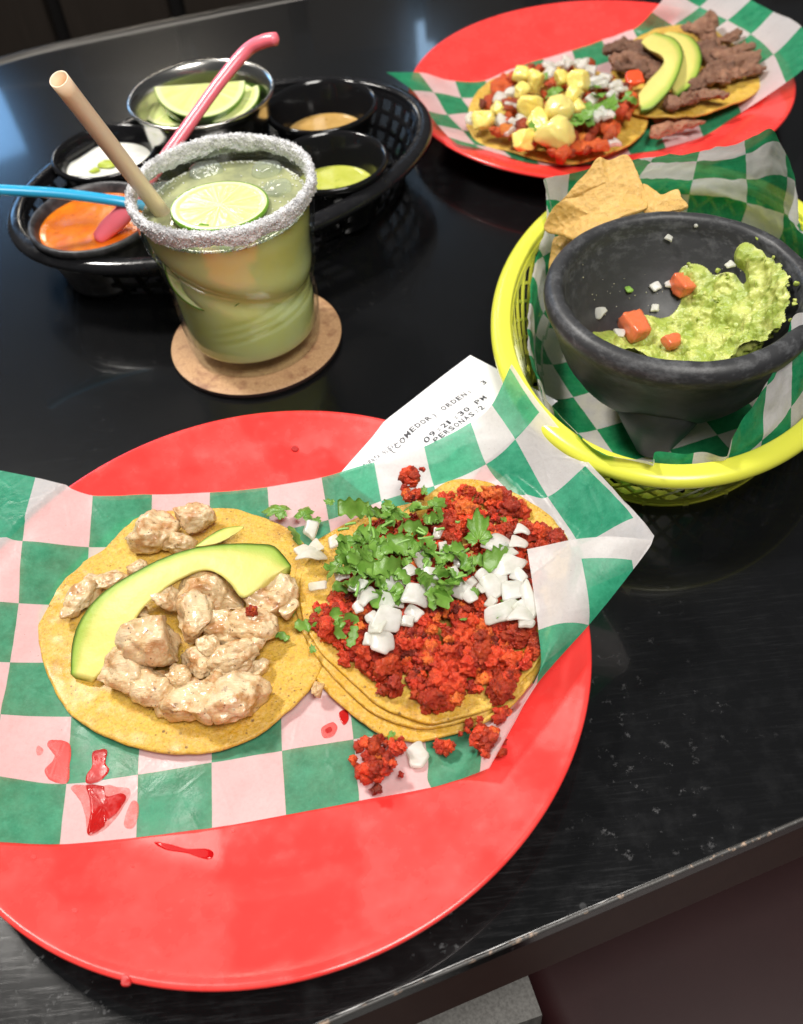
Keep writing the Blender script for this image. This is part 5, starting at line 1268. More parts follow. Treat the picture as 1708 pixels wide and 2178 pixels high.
# spoons
def spoon(name, pts, rads, mat, label, flat=.85):
    path = catmull(np.array([P(*p) for p in pts]), 60); rad = catmull(np.c_[rads, np.zeros(len(rads)), np.zeros(len(rads))], 60)[:, 0]
    T = np.gradient(path, axis=0); T /= np.linalg.norm(T, axis=1)[:, None]; V = []; n = 18; a = np.arange(n)*2*math.pi/n
    for k in range(60):
        sd = np.cross(T[k], [0, 0, 1.]); sd /= np.linalg.norm(sd); u_ = np.cross(sd, T[k]); e = .35 if k in (0, 59) else 1
        V.append(path[k]+rad[k]*e*(np.cos(a)[:, None]*sd+flat*np.sin(a)[:, None]*u_))
    return mk(name, np.concatenate(V), [gridf(60, n, True)[:, ::-1], list(range(n)), [59*n+i for i in range(n)][::-1]], mat, label=label, cat='spoon', group='plastic spoons in the salsa basket')
MT['pink'] = mat_plain('pink_plastic', (.95, .20, .26), .22, sss=.5, sssr=(1, .3, .3), ssss=.004, spec=.5)
MT['blue'] = mat_plain('blue_plastic', (.03, .38, .66), .25, sss=.2, sssr=(.3, .8, 1), ssss=.004, spec=.5)
spoon('pink_spoon', [(205, 512, 3.9), (232, 484, 4.4), (262, 455, 5.0), (300, 405, 6.0), (335, 358, 7.0), (400, 268, 8.4), (465, 178, 9.8), (522, 110, 10.9), (560, 88, 11.4), (592, 82, 11.6)], [.40, .60, .62, .46, .42, .40, .40, .42, .44, .40], MT['pink'], 'pink plastic spoon standing in the orange salsa and leaning over the steel cup')
spoon('blue_spoon', [(-120, 398, 8.2), (-40, 402, 7.6), (60, 407, 7.0), (150, 414, 6.5), (265, 430, 5.8), (340, 446, 5.0), (400, 470, 4.2)], [.34, .34, .34, .34, .34, .36, .4], MT['blue'], 'bright blue plastic spoon reaching in from the left over the orange salsa')

# ------------------------------------------------------------------ liner, mortar and chips in the yellow basket
def c4(x, y): return (1010+x/2.447, 265.8+y/2.447)
BC = np.array([15.0, 38.9])
bnd = [(1158, 377, 6.6), (1215, 368, 7.2), (1265, 356, 7.6), (1330, 342, 8.0), (1385, 330, 8.3), (1440, 322, 8.6), (1500, 316, 8.7), (1560, 305, 8.9), (1605, 290, 9.2), (1640, 273, 9.6), (1668, 320, 8.6), (1690, 372, 7.6), (1692, 420, 6.6), (1682, 462, 5.6),
       (1720, 500, 4.7), (1790, 560, 4.6), (1830, 640, 5.0), (1830, 700, 6.5), (1770, 680, 8.0), (1698, 668, 8.6), (1672, 730, 7.6), (1640, 800, 6.9), (1600, 865, 6.0), (1575, 900, 5.5), (1556, 938, 5.0), (1552, 965, 4.75), (1536, 972, 4.6), (1500, 962, 4.5), (1455, 966, 4.5), (1395, 962, 4.5), (1391, 985, 4.75), (1370, 980, 4.6), (1320, 974, 4.5), (1275, 962, 4.5),
       (1235, 930, 4.4), (1190, 880, 4.35), (1160, 850, 4.3), (1144, 815, 4.15), (1128, 760, 3.7), (1120, 700, 3.6), (1122, 640, 3.6), (1132, 580, 3.7), (1146, 530, 3.9), (1160, 490, 4.3), (1163, 440, 5.2), (1160, 400, 6.0)]
Bp = np.array([P(*p) for p in bnd]); nA_ = 420; Bc = catmull(Bp, nA_, True)
prof_all = []
for p in Bc:
    d = p[:2]-BC; r = np.linalg.norm(d); d = d/r
    al = math.atan2(d[1], d[0])-YB[3]; ai, bi = YB[1]-1.0, YB[2]-1.0; er = ai*bi/math.hypot(bi*math.cos(al), ai*math.sin(al))
    wall_r = min(er*.97, er) if (r > er or p[2] > 4.4) else min(er*.95, r*.98)
    wz = 3.5 if p[2] > 4.0 else min(3.2, p[2]-.3)
    ctl_ = np.array([[*BC, .55], [*(BC+d*er*.40), .55], [*(BC+d*er*.70), .62], [*(BC+d*er*.84), 1.3], [*(BC+d*wall_r*.97), wz*.72], [*(BC+d*wall_r*.985), wz], (np.array([*(BC+d*wall_r*.99), wz])*.45+p*.55)+[0, 0, .15], p])
    pr_ = catmull(ctl_, 90); seg = np.linalg.norm(np.diff(pr_, axis=0), axis=1); s_ = np.r_[0, np.cumsum(seg)]
    tt = np.linspace(0, s_[-1], 80); pr2 = np.stack([np.interp(tt, s_, pr_[:, k]) for k in range(3)], 1)
    prof_all.append(np.c_[pr2, tt])
PA = np.array(prof_all)                           # angle x 80 x 4
W2 = PA[..., :3].transpose(1, 0, 2).reshape(-1, 3); sarc = PA[..., 3].T.reshape(-1)
ang_ = np.arctan2(W2[:, 1]-BC[1], W2[:, 0]-BC[0]); angb = np.arctan2(Bc[:, 1]-BC[1], Bc[:, 0]-BC[0]); angb = np.tile(angb, 80)
pa = math.radians(-14)
uv2 = np.c_[sarc*np.cos(angb+pa), sarc*np.sin(angb+pa)]/2.75+[20.35, 20.6]
dB = np.r_[0, np.cumsum(np.linalg.norm(np.diff(Bc[:, :2], axis=0), axis=1))]; uarc = np.tile(dB, 80)/2.65
uv2 = np.c_[uarc*28/(dB[-1]/2.65)+.35, sarc/2.62+20.2]
pl_ = np.c_[sarc*np.cos(angb-.25), sarc*np.sin(angb-.25)]/2.62+[20.3, 20.4]; fl_ = W2[:, 2] < 1.0
uv2[fl_] = pl_[fl_]
hh = ss(W2[:, 2], 1.0, 5)
amp_ = .07+.16*hh
cr_n = fbm(W2*.45, 3, 101)-np.abs(fbm(W2*[.8, .8, .35], 3, 103))*1.2
rad2 = np.c_[np.cos(ang_), np.sin(ang_), np.full(len(ang_), .5)]
W2 = W2+rad2*(cr_n*amp_)[:, None]
W2[:, 2] = np.maximum(W2[:, 2], .5)
mk('paper_liner', W2, [gridf(80, nA_, True)], MT['paper2'], loc=(*BC, .5), uv=uv2, label='crumpled green and white checked paper lining the yellow basket', cat='paper liner', group='checked paper liners')

MO = np.array([13.6, 35.2]); MZ = 7.75; MR = 6.1
m = Mt('mortar_black'); v = m.coord('World')
wearm = m.ramp(m.noise(1.4, 5, .7, m.map(v, (1, 1, 2))), [(.48, 0), (.66, 1)]); zc = m.sep(v)[2]
wz_ = m.ramp(m.math('MULTIPLY', zc, .1), [(.60, .12), (.72, .75)])
base = m.mix(m.math('MULTIPLY', wearm, wz_), (.034, .035, .038), (.11, .113, .12))
m.set(base=base, rough=.45, spec=.4, normal=m.bump(m.noise(3, 5, .65, v), .2, .05)); MT['mortar'] = m.m
mort = empty('mortar_bowl', (*MO, .7), label='black three-legged mortar bowl of guacamole in the yellow basket', cat='mortar bowl')
RI = MR-.95; BZ = MZ-4.35
def bowl_z(r): return BZ+(MZ-.35-BZ)*np.clip(np.asarray(r)/RI, 0, 1.3)**2.6
prof = [(.001, 2.2), (1.8, 2.25), (3.2, 2.5), (4.15, 3.1), (4.85, 4.0), (5.3, 5.0), (5.58, 5.9), (5.80, 6.5), (6.0, 6.95), (6.1, 7.35), (6.02, 7.72), (5.78, 7.95), (5.5, 8.0), (5.32, 7.9), (5.2, 7.68)]
prof += [(r, float(bowl_z(r))) for r in (5.05, 4.8, 4.4, 4.0, 3.4, 2.6, 1.6, .001)]
pc = catmull(np.array(prof), 160); pc[:, 0] = np.maximum(pc[:, 0], .001)
V, Fq = lathe(pc, 200, MO); V += fbm(V*.9, 3, 110)[:, None]*.03
mkp(mort, 'bowl', V, [Fq], MT['mortar'])
for k in range(3):
    a = math.radians(249+120*k); tip = MO+np.array([math.cos(a), math.sin(a)])*3.35; top = MO+np.array([math.cos(a), math.sin(a)])*3.0
    n = 36; t = np.arange(n)*2*math.pi/n; VV_ = []
    for s_, r_, z_ in ((-.2, 1.9, 4.9), (.0, 2.2, 4.2), (.15, 2.1, 3.5), (.4, 1.75, 2.7), (.7, 1.3, 1.8), (.9, .95, 1.1), (1, .8, .82), (1.02, .6, .72), (1.02, .01, .70)):
        cc = top*(1-s_)+tip*s_; VV_.append(np.c_[cc[0]+r_*np.cos(t)*1.15*(-math.sin(a))*0+cc[0]*0+r_*np.cos(t), cc[1]+r_*np.sin(t), np.full(n, z_)])
    V = np.concatenate(VV_); V[:, :] += fbm(V*1.2, 2, 111)[:, None]*.04
    V[:, 2] = np.minimum(V[:, 2], bowl_z(np.hypot(V[:, 0]-MO[0], V[:, 1]-MO[1]))-.45)
    mkp(mort, 'leg', V, [gridf(9, n, True)[:, ::-1]], MT['mortar'])
def bowl_hit(px, py, h=0.0):
    z = MZ-.1; seen = False
    while z > BZ:
        p = P(px, py, z); r = math.hypot(p[0]-MO[0], p[1]-MO[1])
        if r < RI and bowl_z(r) < z: seen = True
        if seen and bowl_z(r)+h >= z: return p
        z -= .03
    if not seen:
        p = P(px, py, MZ-.6); d = p[:2]-MO; r = np.linalg.norm(d); d = d/r*RI*.96; return np.array([MO[0]+d[0], MO[1]+d[1], float(bowl_z(RI*.96))])
    return P(px, py, BZ)
GU = [(690, 1130, 55, .40), (640, 1100, 35, .25), (820, 1190, 70, .8), (900, 1180, 90, 1.1), (1040, 1190, 90, 1.2), (1180, 1180, 90, 1.3), (1320, 1180, 90, 1.3), (1450, 1180, 90, 1.3), (740, 1120, 60, .5), (900, 1040, 62, .9), (960, 1140, 80, 1.0), (1000, 1060, 60, .9), (1080, 1030, 55, .8), (1080, 1120, 80, 1.1), (1150, 790, 52, .6), (1115, 765, 36, .5), (1180, 860, 55, .7), (1200, 920, 60, .8), (1150, 970, 60, .8), (1300, 830, 55, .6), (1290, 930, 75, 1.0), (1250, 1080, 100, 1.2), (1380, 960, 85, 1.1), (1400, 1100, 100, 1.25), (1500, 980, 95, 1.3), (1550, 1100, 100, 1.3), (1620, 920, 75, 1.2),
      (1475, 850, 36, .6), (1465, 790, 30, .55), (1465, 730, 32, .6), (1470, 670, 38, .7), (1480, 620, 38, .75), (1492, 590, 26, .5), (1535, 700, 24, .45), (1540, 760, 18, .3), (1560, 860, 42, .8), (1620, 810, 48, .8), (1690, 770, 50, .8), (1700, 900, 100, 1.2), (1700, 1050, 100, 1.2), (1800, 920, 110, 1.2), (1800, 1040, 100, 1.2), (1790, 800, 60, .8), (1400, 640, 14, .2), (1410, 660, 12, .2)]
gp = np.array([[*bowl_hit(*c4(x, y), h*.6)[:2], s_/108., h] for x, y, s_, h in GU])
nr_ = nt_ = 340; g1 = np.linspace(-RI-.15, RI+.15, nr_); gy, gx = np.meshgrid(MO[1]+g1, MO[0]+g1, indexing='ij'); gx, gy = gx.ravel(), gy.ravel()
gr = np.hypot(gx-MO[0], gy-MO[1])+1e-6; cth, sth = (gx-MO[0])/gr, (gy-MO[1])/gr
gz = bowl_z(gr); sl = 1/np.sqrt(1+((bowl_z(gr+.05)-bowl_z(gr-.05))/.1)**2)
wob = fbm(np.c_[gx*1.1, gy*1.1, gz*1.1], 4, 120)
Tt_ = np.zeros(len(gx))
for x, y, s_, h in gp:
    hz = bowl_z(math.hypot(x-MO[0], y-MO[1]))
    d2 = ((gx-x)**2+(gy-y)**2+((gz-hz)*.8)**2)/(s_*1.12)**2; g_ = h*np.exp(-d2*.9)
    Tt_ = np.log(np.exp(Tt_*6)+np.exp(g_*6)-1)/6
Tt_ = Tt_+wob*.22*ss(Tt_, .05, .35)-.13
lump = fbm(np.c_[gx*2.4, gy*2.4, gz*2.4], 3, 121, .5)*.24+np.abs(fbm(np.c_[gx*3.4, gy*3.4, gz*3.4], 2, 122))*.08
Th = np.where(Tt_ > 0, Tt_*.62+lump*ss(Tt_, 0, .25), -.05)
nrx = -cth*np.sqrt(1-sl**2); nry = -sth*np.sqrt(1-sl**2)
GV = np.c_[gx+nrx*Th, gy+nry*Th, gz+sl*Th+.012]
fq = gridf(nr_, nt_); keep = (Th[fq] > -.04).any(1) & (gr[fq] < RI+.06).all(1); fq = fq[keep]
used, inv = np.unique(fq, return_inverse=True); inv = inv.reshape(fq.shape)
cn = ss(fbm(GV*1.6, 4, 123), -.25, .3)[:, None]; colr = np.array([.33, .41, .075])*(1-cn)+np.array([.52, .56, .16])*cn
mk('guacamole', GV[used], [inv], MT['guac'], attrs={'tint': colr[used]}, label='chunky green guacamole smeared up the right side of the mortar', cat='guacamole')
acc = Acc()
for k in range(34):
    gsel = GU[rng.integers(len(GU))]; q = (gsel[0]+rng.normal()*gsel[2]*.7, gsel[1]+rng.normal()*gsel[2]*.5)
    hp = bowl_hit(*c4(*q), gsel[3]*.42); V, Fc = chunk(rng.uniform(.05, .14, 3), 1300+k, lvl=2, amp=.3); acc.add(V+hp+[0, 0, gsel[3]*.42], Fc, colr[rng.integers(len(colr))])
for k in range(60):
    q = (rng.uniform(560, 1500), rng.uniform(720, 1130)); hp = bowl_hit(*c4(*q)); V, Fc = chunk(rng.uniform(.015, .05, 3), 1500+k, lvl=1, amp=.3); acc.add(V+hp+[0, 0, .03], Fc, (.45, .45, .3))
V, Fc = acc.get(); mk('guacamole_bits', V, Fc, MT['guac'], attrs={'tint': acc.attr()}, kind='stuff', label='small guacamole lumps and crumbs clinging inside the mortar', cat='guacamole')
TM = (.70, .17, .07)
for (x, y, a, b, h, up_, lab) in [(825, 1095, .58, .72, .5, .55, 'salmon red tomato cube at the front left of the guacamole'), (1080, 860, .50, .55, .4, .35, 'pink tomato piece at the top of the guacamole'), (1010, 1205, .42, .3, .3, .95, 'orange red tomato bit at the near rim of the mortar')]:
    h_ = bowl_hit(*c4(x, y)); blob('tomato_piece', h_+[0, 0, up_], (a, b, h), 1600+x, MT['tomato'], lab, 'tomato piece', amp=.10, tint=TM, group='tomato pieces in the guacamole', fine=.02, rot=(.3, .2, .4), cube=.74)
for k, (x, y, a, lab) in enumerate([(1003, 600, .24, 'small onion bit stuck high on the back wall of the mortar'), (650, 985, .36, 'onion sliver alone on the left wall of the mortar'), (938, 850, .34, 'onion square left of the pink tomato piece'), (1005, 840, .28, 'onion bit touching the pink tomato piece'), (745, 1085, .38, 'onion piece half sunk at the left end of the guacamole'), (1310, 785, .32, 'onion piece on top of the guacamole ridge'), (930, 960, .3, 'onion bit in the dark gap of the guacamole'), (1145, 535, .12, 'onion crumb on the inner back rim of the mortar')]):
    h_ = bowl_hit(*c4(x, y)); me = onion_mesh(1700+k, a, a*.9, .12, .2)
    place(me, 'onion_piece', h_+[0, -.08, .12+(.5 if k == 5 else 0)], (rng.uniform(.2, .6), rng.uniform(-.3, .3), 0), mat=MT['onion'], label=lab, cat='onion piece', group='onion bits inside the mortar')
blob('herb_bit', bowl_hit(*c4(800, 862))+[0, 0, .1], (.2, .24, .1), 1750, MT['guac'], 'green herb bit alone on the back wall of the mortar', 'herb bit', tint=(.25, .45, .08), lvl=3)

def chipm():
    m = Mt('corn_chip'); v = m.coord('World'); f = m.noise(4, 5, .7, v)
    b = m.mix(m.ramp(m.noise(.7, 4, .6, v), [(.35, 0), (.65, 1)]), (.62, .37, .09), (.68, .43, .13)); b = m.mix(m.ramp(f, [(.5, 0), (.7, .6)]), b, (.80, .58, .24))
    b = m.mix(m.ramp(m.noise(3, 4, .7, v), [(.64, 0), (.70, .6)]), b, (.42, .19, .05))
    b = m.mix(m.ramp(m.noise(8, 4, .8, v), [(.52, 0), (.66, .7)]), b, (.42, .22, .045))
    return m.set(base=b, rough=.5, normal=m.bump(m.math('ADD', f, m.voro(2.6, v)), 1.0, .09), sss=.1, sssr=(1, .6, .3), ssss=.002)
MT['chip'] = chipm()
def chip(pts, label, th=.16, bump_=.35, seed=0):
    B = np.array([P(*c4(p[0], p[1]), p[2]) for p in pts]); c = B.mean(0)
    V, Fc = slab(B, c, th, rings=26, n=120, edge=.03)
    d = np.linalg.norm((V-c)[:, :2], axis=1); V[:, 2] += bump_*np.exp(-(d/1.6)**2)*.3+fbm(V*.8+seed, 2, 130+seed)*.12+fbm(V*3+seed, 3, 131)*.05
    mk('tortilla_chip', V, Fc, MT['chip'], label=label, cat='tortilla chip', group='tortilla chips in the yellow basket')
chip([(590, 250, 8.1), (640, 185, 8.6), (700, 192, 8.5), (790, 167, 8.7), (840, 250, 8.2), (872, 330, 7.8), (895, 430, 7.2), (780, 480, 6.8), (600, 470, 6.7), (440, 440, 6.6), (470, 385, 7.1)], 'tallest tortilla chip, standing at the back of the basket', seed=1)
chip([(440, 408, 7.4), (520, 392, 7.5), (640, 396, 7.6), (760, 372, 7.8), (850, 378, 7.9), (898, 440, 7.9), (760, 500, 7.3), (640, 570, 6.9), (555, 616, 6.4), (500, 610, 6.1), (430, 582, 5.9), (358, 553, 5.9), (385, 470, 6.7)], 'broad tortilla chip lying in front of the others, beside the mortar', seed=2)
chip([(870, 325, 7.7), (960, 385, 7.6), (1050, 355, 7.9), (1075, 400, 7.8), (1105, 445, 7.6), (980, 480, 7.2), (880, 470, 7.2)], 'tortilla chip with a raised corner at the right of the chip pile', seed=3)
chip([(415, 600, 4.9), (500, 625, 5.0), (480, 690, 4.4), (420, 740, 3.9), (385, 765, 3.5), (392, 690, 4.1)], 'lower tortilla chip mostly hidden between the basket rim and the mortar', seed=4)
chip([(440, 590, 5.3), (540, 625, 5.5), (500, 660, 5.2), (430, 650, 4.8)], 'small chip edge just below the broad chip', seed=5)

# ------------------------------------------------------------------ far plate
def c3(x, y): return (797.4+x/1.8757, y/1.8757)
def pz2(px, py, lift=.1):
    z = 1.3
    for _ in range(12):
        q = P(px, py, z); r = math.hypot(*(q[:2]-PC2)); z = plate_z(q[0], q[1], PC2)+lift if r < 13.3 else 2.45
    return z
R3 = [[(45, 290, 3.0), (175, 292, 2.6), (320, 325), (440, 322), (560, 272), (670, 235), (785, 205), (905, 162), (1030, 115), (1105, 45, 2.9), (1180, -40, 3.6), (1260, -130, 4.2)],
      [(150, 362, 2.7), (235, 372), (345, 388), (465, 375), (590, 345), (700, 310), (815, 280), (940, 240), (1070, 190), (1190, 105), (1295, 30, 2.9), (1390, -60, 3.8)],
      [(205, 440, 2.5), (290, 455), (390, 445), (505, 440), (625, 420), (740, 390), (855, 360), (985, 320), (1120, 260), (1270, 170), (1405, 85, 2.6), (1500, 0, 3.6)],
      [(250, 500, 2.4), (350, 520), (445, 518), (550, 512), (665, 492), (785, 462), (905, 430), (1035, 390), (1180, 330), (1340, 240), (1500, 135, 2.9), (1590, 45, 3.9)],
      [(295, 550, 2.4), (400, 580), (500, 590), (605, 585), (715, 565), (835, 545), (965, 505), (1100, 460), (1250, 400), (1410, 320), (1590, 215, 3.1), (1700, 110, 4.2)],
      [(330, 578, 2.4), (440, 600), (545, 630), (655, 652), (780, 662), (895, 650), (1020, 612), (1160, 592), (1310, 540), (1460, 450), (1640, 330, 3.2), (1780, 220, 4.4)]]
ctl = []
for j, row in enumerate(R3):
    p = np.array([P(*c3(q[0], q[1]), q[2] if len(q) > 2 else pz2(*c3(q[0], q[1]))) for q in row]); ctl.append(catmull(np.c_[p, np.arange(len(p)), np.full(len(p), j)], 120))
ctl = np.array(ctl); G3 = np.stack([catmull(ctl[:, c], 70) for c in range(120)], 1); X3 = G3[..., :3].reshape(-1, 3)
X3[:, 2] += fbm(np.c_[X3[:, :2]*.35, X3[:, 2]*0], 3, 140)*.16
z3m = np.array([plate_z(a, b, PC2)+.04 if math.hypot(a-PC2[0], b-PC2[1]) < 13.3 else 2.3 for a, b in X3[:, :2]]); X3[:, 2] = np.maximum(X3[:, 2], z3m)
mk('paper_liner', X3, [gridf(70, 120)[:, ::-1]], MT['paper3'], loc=(*PC2, .9), uv=G3[..., 3:].reshape(-1, 2), label='green and white checked paper on the far red plate, its left tip hanging off', cat='paper liner', group='checked paper liners')
def z3r(x, y): return c3(x, y)
GT = 'corn tortillas under the tacos'
tortilla([c3(*p) for p in [(370, 470), (372, 530), (430, 585), (530, 605), (660, 645), (760, 658), (880, 635), (1000, 592), (1065, 540), (1090, 480), (1060, 400), (960, 330), (820, 270), (640, 270), (470, 330), (390, 400)]], 1.5, 'tortilla of the far left taco under the pineapple and onion', seed=11, wav=.12)
tortilla([c3(*p) for p in [(1572, 260), (1568, 330), (1510, 385), (1410, 425), (1260, 468), (1100, 478), (985, 430), (940, 300), (1000, 190), (1120, 130), (1280, 110), (1420, 140), (1520, 190)]], 1.9, 'tortilla of the far right taco under the beef and avocado', seed=12, wav=.12)
# pastor
acc = Acc(); poly = [(400, 490), (470, 320), (560, 290), (700, 260), (850, 270), (960, 320), (1040, 380), (1030, 440), (980, 520), (920, 600), (760, 620), (640, 600), (500, 540)]
cs = [P(*c3(*q), 2.2+rng.uniform(0, .6)) for q in scatter(poly, 150, 14, 41)]; crumbs(acc, cs, .25, .6, 42, lvl=2, chars=.05)
V, Fc = acc.get(); mk('pastor_meat', V, Fc, MT['pastor'], attrs={'tint': acc.attr()}, kind='stuff', label='orange red chopped pastor meat under the pineapple on the far taco', cat='meat')
for k, (x, y, a, b, lab) in enumerate([(800, 590, .95, .75, 'broad orange meat slice at the front of the far left taco'), (890, 585, .8, .8, 'orange meat piece right of the broad slice on the far taco'), (940, 510, .7, .8, 'orange meat piece below the cilantro on the far left taco'), (505, 345, .8, 1.0, 'orange meat piece at the upper left of the far left taco'), (1010, 430, .4, .8, 'orange meat strip at the right end of the far left taco'), (490, 525, .5, .4, 'small orange meat bit at the left of the far left taco')]):
    blob('pastor_slice', P(*c3(x, y), 2.5), (a, b, .35), 1800+k, MT['pastor'], lab, 'meat slice', amp=.2, lvl=4, tint=(1.15, 1.3, 1.0), group='pastor slices on the far taco')
for k, (x, y, s_, z, lab) in enumerate([(583, 300, 34, 3.5, 'at the top left of the heap'), (640, 325, 40, 3.5, 'second from the left in the top row'), (583, 362, 30, 3.3, 'just below the top left cube'), (745, 315, 34, 3.7, 'third along the top row'), (815, 320, 42, 3.7, 'largest of the top row, next to the onions'), (625, 420, 50, 3.3, 'wide one in the middle left'), (735, 440, 48, 3.6, 'rounded one in the centre'), (790, 385, 38, 3.5, 'under the large top row cube'), (430, 480, 38, 2.9, 'leftmost on the taco'), (490, 435, 30, 3.0, 'small one near the left end'), (640, 478, 44, 3.2, 'in the lower middle'), (715, 540, 62, 3.2, 'round and biggest, at the front'), (600, 558, 44, 2.7, 'lowest left, near the paper'), (815, 425, 30, 3.3, 'small one beside the dark cilantro')]):
    r_ = s_/50.; rd = s_ in (48, 62)
    blob('pineapple_cube', P(*c3(x, y), z), (r_, r_*.95, r_*.9), 1850+k, MT['pineapple'], 'yellow pineapple cube on the far taco, '+lab, 'pineapple cube', amp=.10, lvl=4, tint=(.86, .72, .20) if not rd else (.80, .68, .22), boxy=.6, cuts=2 if rd else 9, cube=0, fine=.06, rot=rng.uniform(-.6, .6, 3), group='pineapple cubes on the far taco')
fo = [(500, 400), (540, 430), (555, 500), (580, 490), (505, 490), (390, 480), (545, 380), (760, 255), (800, 262), (860, 290), (830, 265), (880, 330), (905, 350), (940, 385), (960, 350), (910, 455), (880, 470), (940, 470), (950, 420), (740, 265), (690, 275), (980, 370), (850, 350), (540, 530), (700, 300), (860, 400), (920, 320)]
for k, (x, y) in enumerate(fo):
    place(onion_mesh(1900+k, .55, .6, .28, .3), 'onion_piece', P(*c3(x, y), 3.0 if x > 600 else 2.6), (rng.uniform(-.5, .5), rng.uniform(-.5, .5), rng.uniform(0, 3)), mat=MT['onion'], label='white onion piece scattered over the far left taco', cat='onion piece', group='onion pieces on the far taco')
place(onion_mesh(1990, .75, .5, .28, .3), 'onion_piece', P(*c3(945, 582), 2.3), (.1, .1, -.2), mat=MT['onion'], label='onion sliver at the lower right end of the far left taco', cat='onion piece')
for k, (x, y, s_) in enumerate([(700, 385, 1.1), (720, 350, .9), (890, 380, 1.2), (870, 420, 1.1), (840, 470, 1.3), (800, 480, 1.1), (1000, 385, 1.1), (960, 400, 1.2), (680, 305, .8), (935, 430, 1.0), (1030, 400, .9), (870, 340, .9), (780, 490, 1.0), (630, 515, .6)]):
    (leafp if k % 2 else stripp)(x, y, s_, rng.uniform(0, 360), 3.4, .4, label='green cilantro piece among the onions of the far left taco', grp='cilantro on the far taco', conv=c3)
blob('tomato_piece', P(*c3(1042, 312), 3.0), (.75, .8, .45), 2001, MT['tomato'], 'red tomato piece between the two far tacos beside the avocado', 'tomato piece', tint=(.78, .09, .03), boxy=.6, amp=.08)
# beef
BF = [(960, 195, 110, 60), (1010, 175, 90, 50), (1060, 210, 80, 60), (980, 240, 90, 60), (1080, 250, 80, 50), (1030, 270, 90, 50), (1110, 280, 50, 60), (1290, 115, 80, 45), (1335, 75, 45, 40), (1330, 150, 60, 60), (1400, 155, 70, 45), (1330, 210, 60, 80), (1390, 220, 60, 60), (1450, 200, 60, 50), (1460, 250, 90, 50), (1390, 280, 100, 60), (1340, 310, 80, 50), (1420, 300, 70, 45), (1200, 410, 50, 45), (1260, 385, 60, 35), (1330, 375, 80, 35), (1500, 280, 60, 50), (1280, 340, 50, 50), (1240, 400, 50, 35)]
for k, (x, y, a, b) in enumerate(BF):
    blob('beef_piece', P(*c3(x, y), 2.75 if k not in (7, 8) else 3.2), (a/58., b/66., .36), 2100+k, MT['beef'], 'brown grilled beef strip heaped on the far right taco', 'beef piece', amp=.42, lvl=4, fine=.08, tint=tuple(np.array([1, 1.02, 1.05])*rng.uniform(.6, 1.25)), group='beef strips on the far taco', rot=(rng.uniform(-.3, .3), rng.uniform(-.3, .3), rng.uniform(-.6, .6)), fibre=.1)
for (x, y, a, b, lab) in [(1145, 520, 75, 38, 'beef strip fallen on the paper in front of the far tacos'), (1250, 495, 75, 22, 'thin beef strip lying right of the fallen one')]:
    blob('beef_piece', P(*c3(x, y), 1.9), (a/62., b/50., .35), 2150+x, MT['beef'], lab, 'beef piece', amp=.25, tint=(1.5, 1.4, 1.4), group='fallen beef strips', rot=(0, 0, .25), fibre=.1)
avocado([c3(*p) for p in [(1062, 440), (1110, 425), (1180, 350), (1222, 265), (1228, 200), (1195, 150), (1120, 125)]], [c3(*p) for p in [(1052, 375), (1085, 325), (1140, 265), (1152, 235), (1135, 212), (1095, 195), (1062, 165)]],
        [2.6, 2.9, 3.5, 3.9, 4.0, 3.9, 3.7], [2.7, 3.0, 3.6, 3.9, 4.0, 3.9, 3.7], (1,), 'front avocado slice on the far taco, yellow side facing left', group='avocado slices on the far taco')
avocado([c3(*p) for p in [(1208, 378), (1268, 330), (1302, 255), (1296, 185), (1250, 138), (1185, 124)]], [c3(*p) for p in [(1180, 345), (1195, 300), (1212, 245), (1212, 205), (1185, 165), (1150, 135)]],
        [2.8, 3.1, 3.5, 3.6, 3.6, 3.5], [2.9, 3.2, 3.6, 3.7, 3.7, 3.6], (1,), 'rear avocado slice on the far taco, green side facing right', group='avocado slices on the far taco')

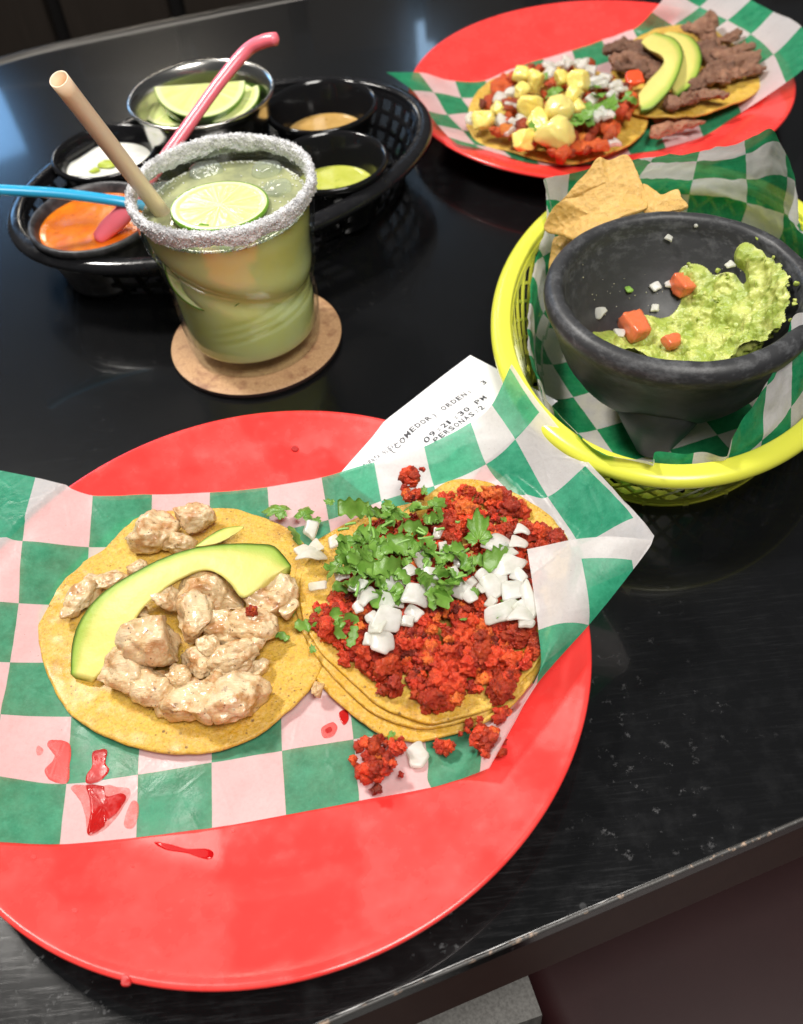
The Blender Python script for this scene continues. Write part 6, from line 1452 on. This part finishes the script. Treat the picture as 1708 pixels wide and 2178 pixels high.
# ------------------------------------------------------------------ labels: single out each of the repeated bits by its place in its heap
from bpy_extras.object_utils import world_to_camera_view
bpy.context.view_layer.update()
def single_out(group, noun, where, cols=4, rows_=4):
    obs = [o for o in bpy.data.objects if o.get('group') == group and o.get('label') and 'heaped' in o['label'] or o.get('group') == group and any(w_ in o['label'] for w_ in ('on top of', 'scattered', 'among the'))]
    if not obs: return
    pos = {}
    for o in obs:
        c = world_to_camera_view(sc, camo, o.matrix_world.translation); pos[o.name] = (c.x, 1-c.y)
    xs = sorted(p[0] for p in pos.values()); ys = sorted(p[1] for p in pos.values())
    x0, x1, y0, y1 = xs[0], xs[-1], ys[0], ys[-1]
    cn_ = ['far left', 'centre left', 'centre right', 'far right'] if cols == 4 else ['left', 'centre', 'right']
    rn_ = ['back', 'upper', 'lower', 'front'] if rows_ == 4 else ['back', 'middle', 'front']
    cells = {}
    for o in obs:
        x, y = pos[o.name]; i = min(cols-1, int((x-x0)/(x1-x0+1e-6)*cols)); j = min(rows_-1, int((y-y0)/(y1-y0+1e-6)*rows_)); cells.setdefault((i, j), []).append(o)
    for (i, j), L in cells.items():
        base = f'{rn_[j]} {cn_[i]}'
        if len(L) == 1: L[0]['label'] = f'only {noun} at the {base} of {where}'; continue
        rest = list(L); out_ = []
        for word, key in (('leftmost', lambda o: pos[o.name][0]), ('rightmost', lambda o: -pos[o.name][0]), ('highest', lambda o: pos[o.name][1]), ('lowest', lambda o: -pos[o.name][1])):
            if not rest or (word == 'lowest' and len(rest) == 0): break
            o = min(rest, key=key); rest.remove(o); o['label'] = f'{word} {noun} at the {base} of {where}'
        for k, o in enumerate(sorted(rest, key=lambda o: pos[o.name][0])):
            o['label'] = f"{['first', 'second', 'third', 'fourth', 'fifth', 'sixth', 'seventh', 'eighth', 'ninth'][min(k, 8)]} inner {noun} from the left, {base} of {where}"
single_out('onion pieces on the chorizo taco', 'onion piece', 'the chorizo taco')
single_out('cilantro strips on the chorizo taco', 'cilantro strip', 'the chorizo taco')
single_out('cilantro leaves on the chorizo taco', 'cilantro leaf', 'the chorizo taco')
single_out('cilantro stems on the chorizo taco', 'cilantro stem', 'the chorizo taco')
single_out('onion pieces on the far taco', 'onion piece', 'the far left taco', 3, 3)
single_out('cilantro on the far taco', 'cilantro piece', 'the far left taco', 3, 3)
single_out('beef strips on the far taco', 'beef strip', 'the far right taco', 4, 3)
